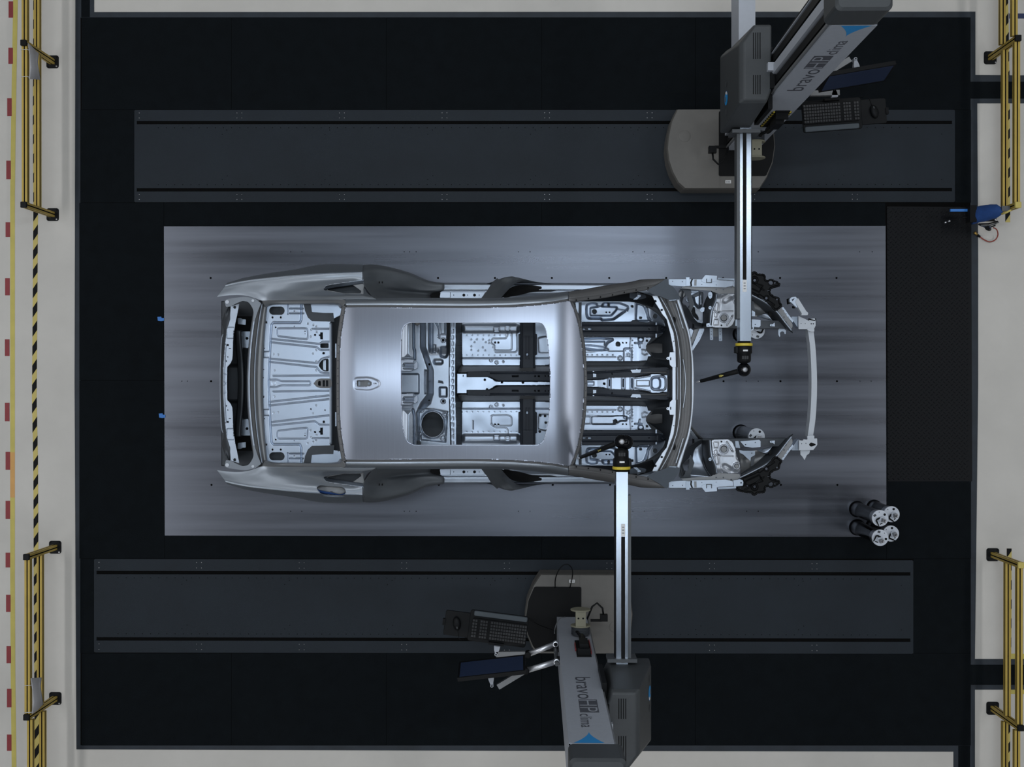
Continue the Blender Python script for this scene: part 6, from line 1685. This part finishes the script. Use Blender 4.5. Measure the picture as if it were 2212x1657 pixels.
station(LOM, pl_, TK, kz, 'lower')
# loose cables on the lower machine's base
b = MB()
lp = lambda x, y, z: local(LOM, P(x, y, z))
LOM.matrix_basis = Matrix.LocRotScale(LOM.location, LOM.rotation_euler.to_quaternion(), None)
b.tube([lp(*c) for c in cr([(1199, 1270, 0.26), (1200, 1250, 0.32), (1207, 1232, 0.36), (1217, 1221, 0.36), (1228, 1220, 0.36), (1236, 1230, 0.34), (1236, 1248, 0.30), (1231, 1270, 0.26)], 40)], 0.0045, M_BLK, 8)
b.build('cable', LOM, True)
b = MB()
b.tube([lp(*c) for c in cr([(1221, 1333, 0.75), (1210, 1336, 0.8), (1202, 1348, 0.85), (1198, 1362, 0.9), (1198, 1368, 0.95)], 20)], 0.004, M_PRIM2, 8)
b.tube([lp(*c) for c in cr([(1143, 1336, 0.27), (1160, 1348, 0.30), (1180, 1356, 0.5), (1198, 1362, 0.9)], 20)], 0.003, M_BLK, 6)
b.build('cable', LOM, True)

# ================================================================ things on the upper right barrier
def P3(x, y, z): return P(x, y, z)
bag = empty('cloth_bag', P(2132, 462, 0.3), 0, 'blue cloth bag hung on the end of the upper right barrier', 'bag')
rows = []
secs = [(2104, 446, 484, 0.30, 0.10), (2112, 445, 481, 0.32, 0.14), (2122, 443, 479, 0.36, 0.17), (2134, 440.5, 476, 0.40, 0.19), (2146, 439, 473, 0.44, 0.18), (2156, 440, 470, 0.47, 0.14), (2163, 446, 466, 0.49, 0.08), (2166, 451, 460, 0.50, 0.03)]
vs, fs = [], []
N = 18
for x, ya, yb_, z, h in secs:
    a, c = P(x, ya, z), P(x, yb_, z)
    mid_ = (a + c) / 2
    hw = (a - c).length / 2
    for k in range(N):
        t = 2 * math.pi * k / N
        w = 1 + 0.05 * math.sin(3 * t + x * .3)
        vs.append(Vector((mid_.x, mid_.y + hw * math.cos(t) * w, z - h * .35 + h * .5 * math.sin(t) * w)))
for i in range(len(secs) - 1):
    for k in range(N): fs.append([i * N + k, i * N + (k + 1) % N, (i + 1) * N + (k + 1) % N, (i + 1) * N + k])
fs += [list(range(N)), [(len(secs) - 1) * N + k for k in range(N)]]
b = MB(); b.add(vs, fs, M_CLOTH, True)
b.build('bag_body', bag)
b = MB()
b.box(P(2098, 463, 0.27), (0.055, 0.14, 0.10), M_BLKM)
b.build('dark_mouth', bag)
b = MB()
b.box(P(2172, 450.5, 0.50), (0.065, 0.04, 0.02), M_GARM)
b.tube([P(2164, 462, 0.50), P(2172, 460, 0.53), P(2184, 454, 0.56)], 0.008, M_YCAP, 8)
b.build('hanging_strap', bag)
b = MB()
b.box(P(2073, 454.5, 0.25), (0.16, 0.022, 0.02), M_BTAPE)
tag(b.build('handle_bar', bag), 'bright blue bar')
b = MB()
b.tube([P(2090, 469, 0.25), P(2078, 471, 0.22), P(2068, 473, 0.20), P(2053, 478, 0.18)], 0.005, M_BLK, 8)
w_ = b.build('lead', bag)
b = MB()
for s_, e_ in (((2040, 481.5), (2044.5, 480)), ((2048, 478.5), (2053, 477))):
    b.tube([P(*s_, 0.17), P(*e_, 0.18)], 0.007, M_CHROME, 8)
tag(b.build('lead_tip', w_), 'shiny tips')
hs_ = empty('air_hose', P(2135, 510, 0.05), 0, 'red air hose looped on the concrete below the blue bag', 'hose')
b = MB()
b.tube([P(x, y, z) for x, y, z in cr([(2146, 492, 0.15), (2150, 493.5, 0.13), (2154, 498, 0.10), (2155.5, 508, 0.05), (2150, 518, 0.03), (2138, 522.5, 0.02), (2126, 518, 0.02), (2116, 511, 0.02)], 50)], 0.0052, M_RED, 10)
b.build('tube', hs_)
b = MB()
b.tube([P(2117, 511.5, 0.02), P(2112, 508, 0.02)], 0.010, M_BLK, 10)
b.tube([P(2111, 507, 0.02), P(2105, 502, 0.025)], [0.009, 0.013], M_BRASS, 10)
tag(b.build('coupling', hs_), 'brass coupling')
b = MB()
for (x0, y0_, x1, y1_, z, m) in ((2114, 484, 2156, 478, .26, M_BLK), (2118, 487, 2152, 483, .24, M_GARM), (2122, 488, 2158, 480, .22, M_PRIM2), (2114, 485, 2140, 491, .22, M_NAVY), (2130, 489, 2150, 487, .2, M_BLK)):
    b.tube([P(x0, y0_, z), P((x0 + x1) / 2, (y0_ + y1_) / 2 + 2.5, z - .03), P(x1, y1_, z)], 0.006, m, 8)
b.tube([P(2132, 492, .22), P(2137, 495, .16)], 0.018, M_BLK, 10)
tag(b.build('cable_bundle'), 'bundle of dark cables hanging under the blue bag', 'cables')
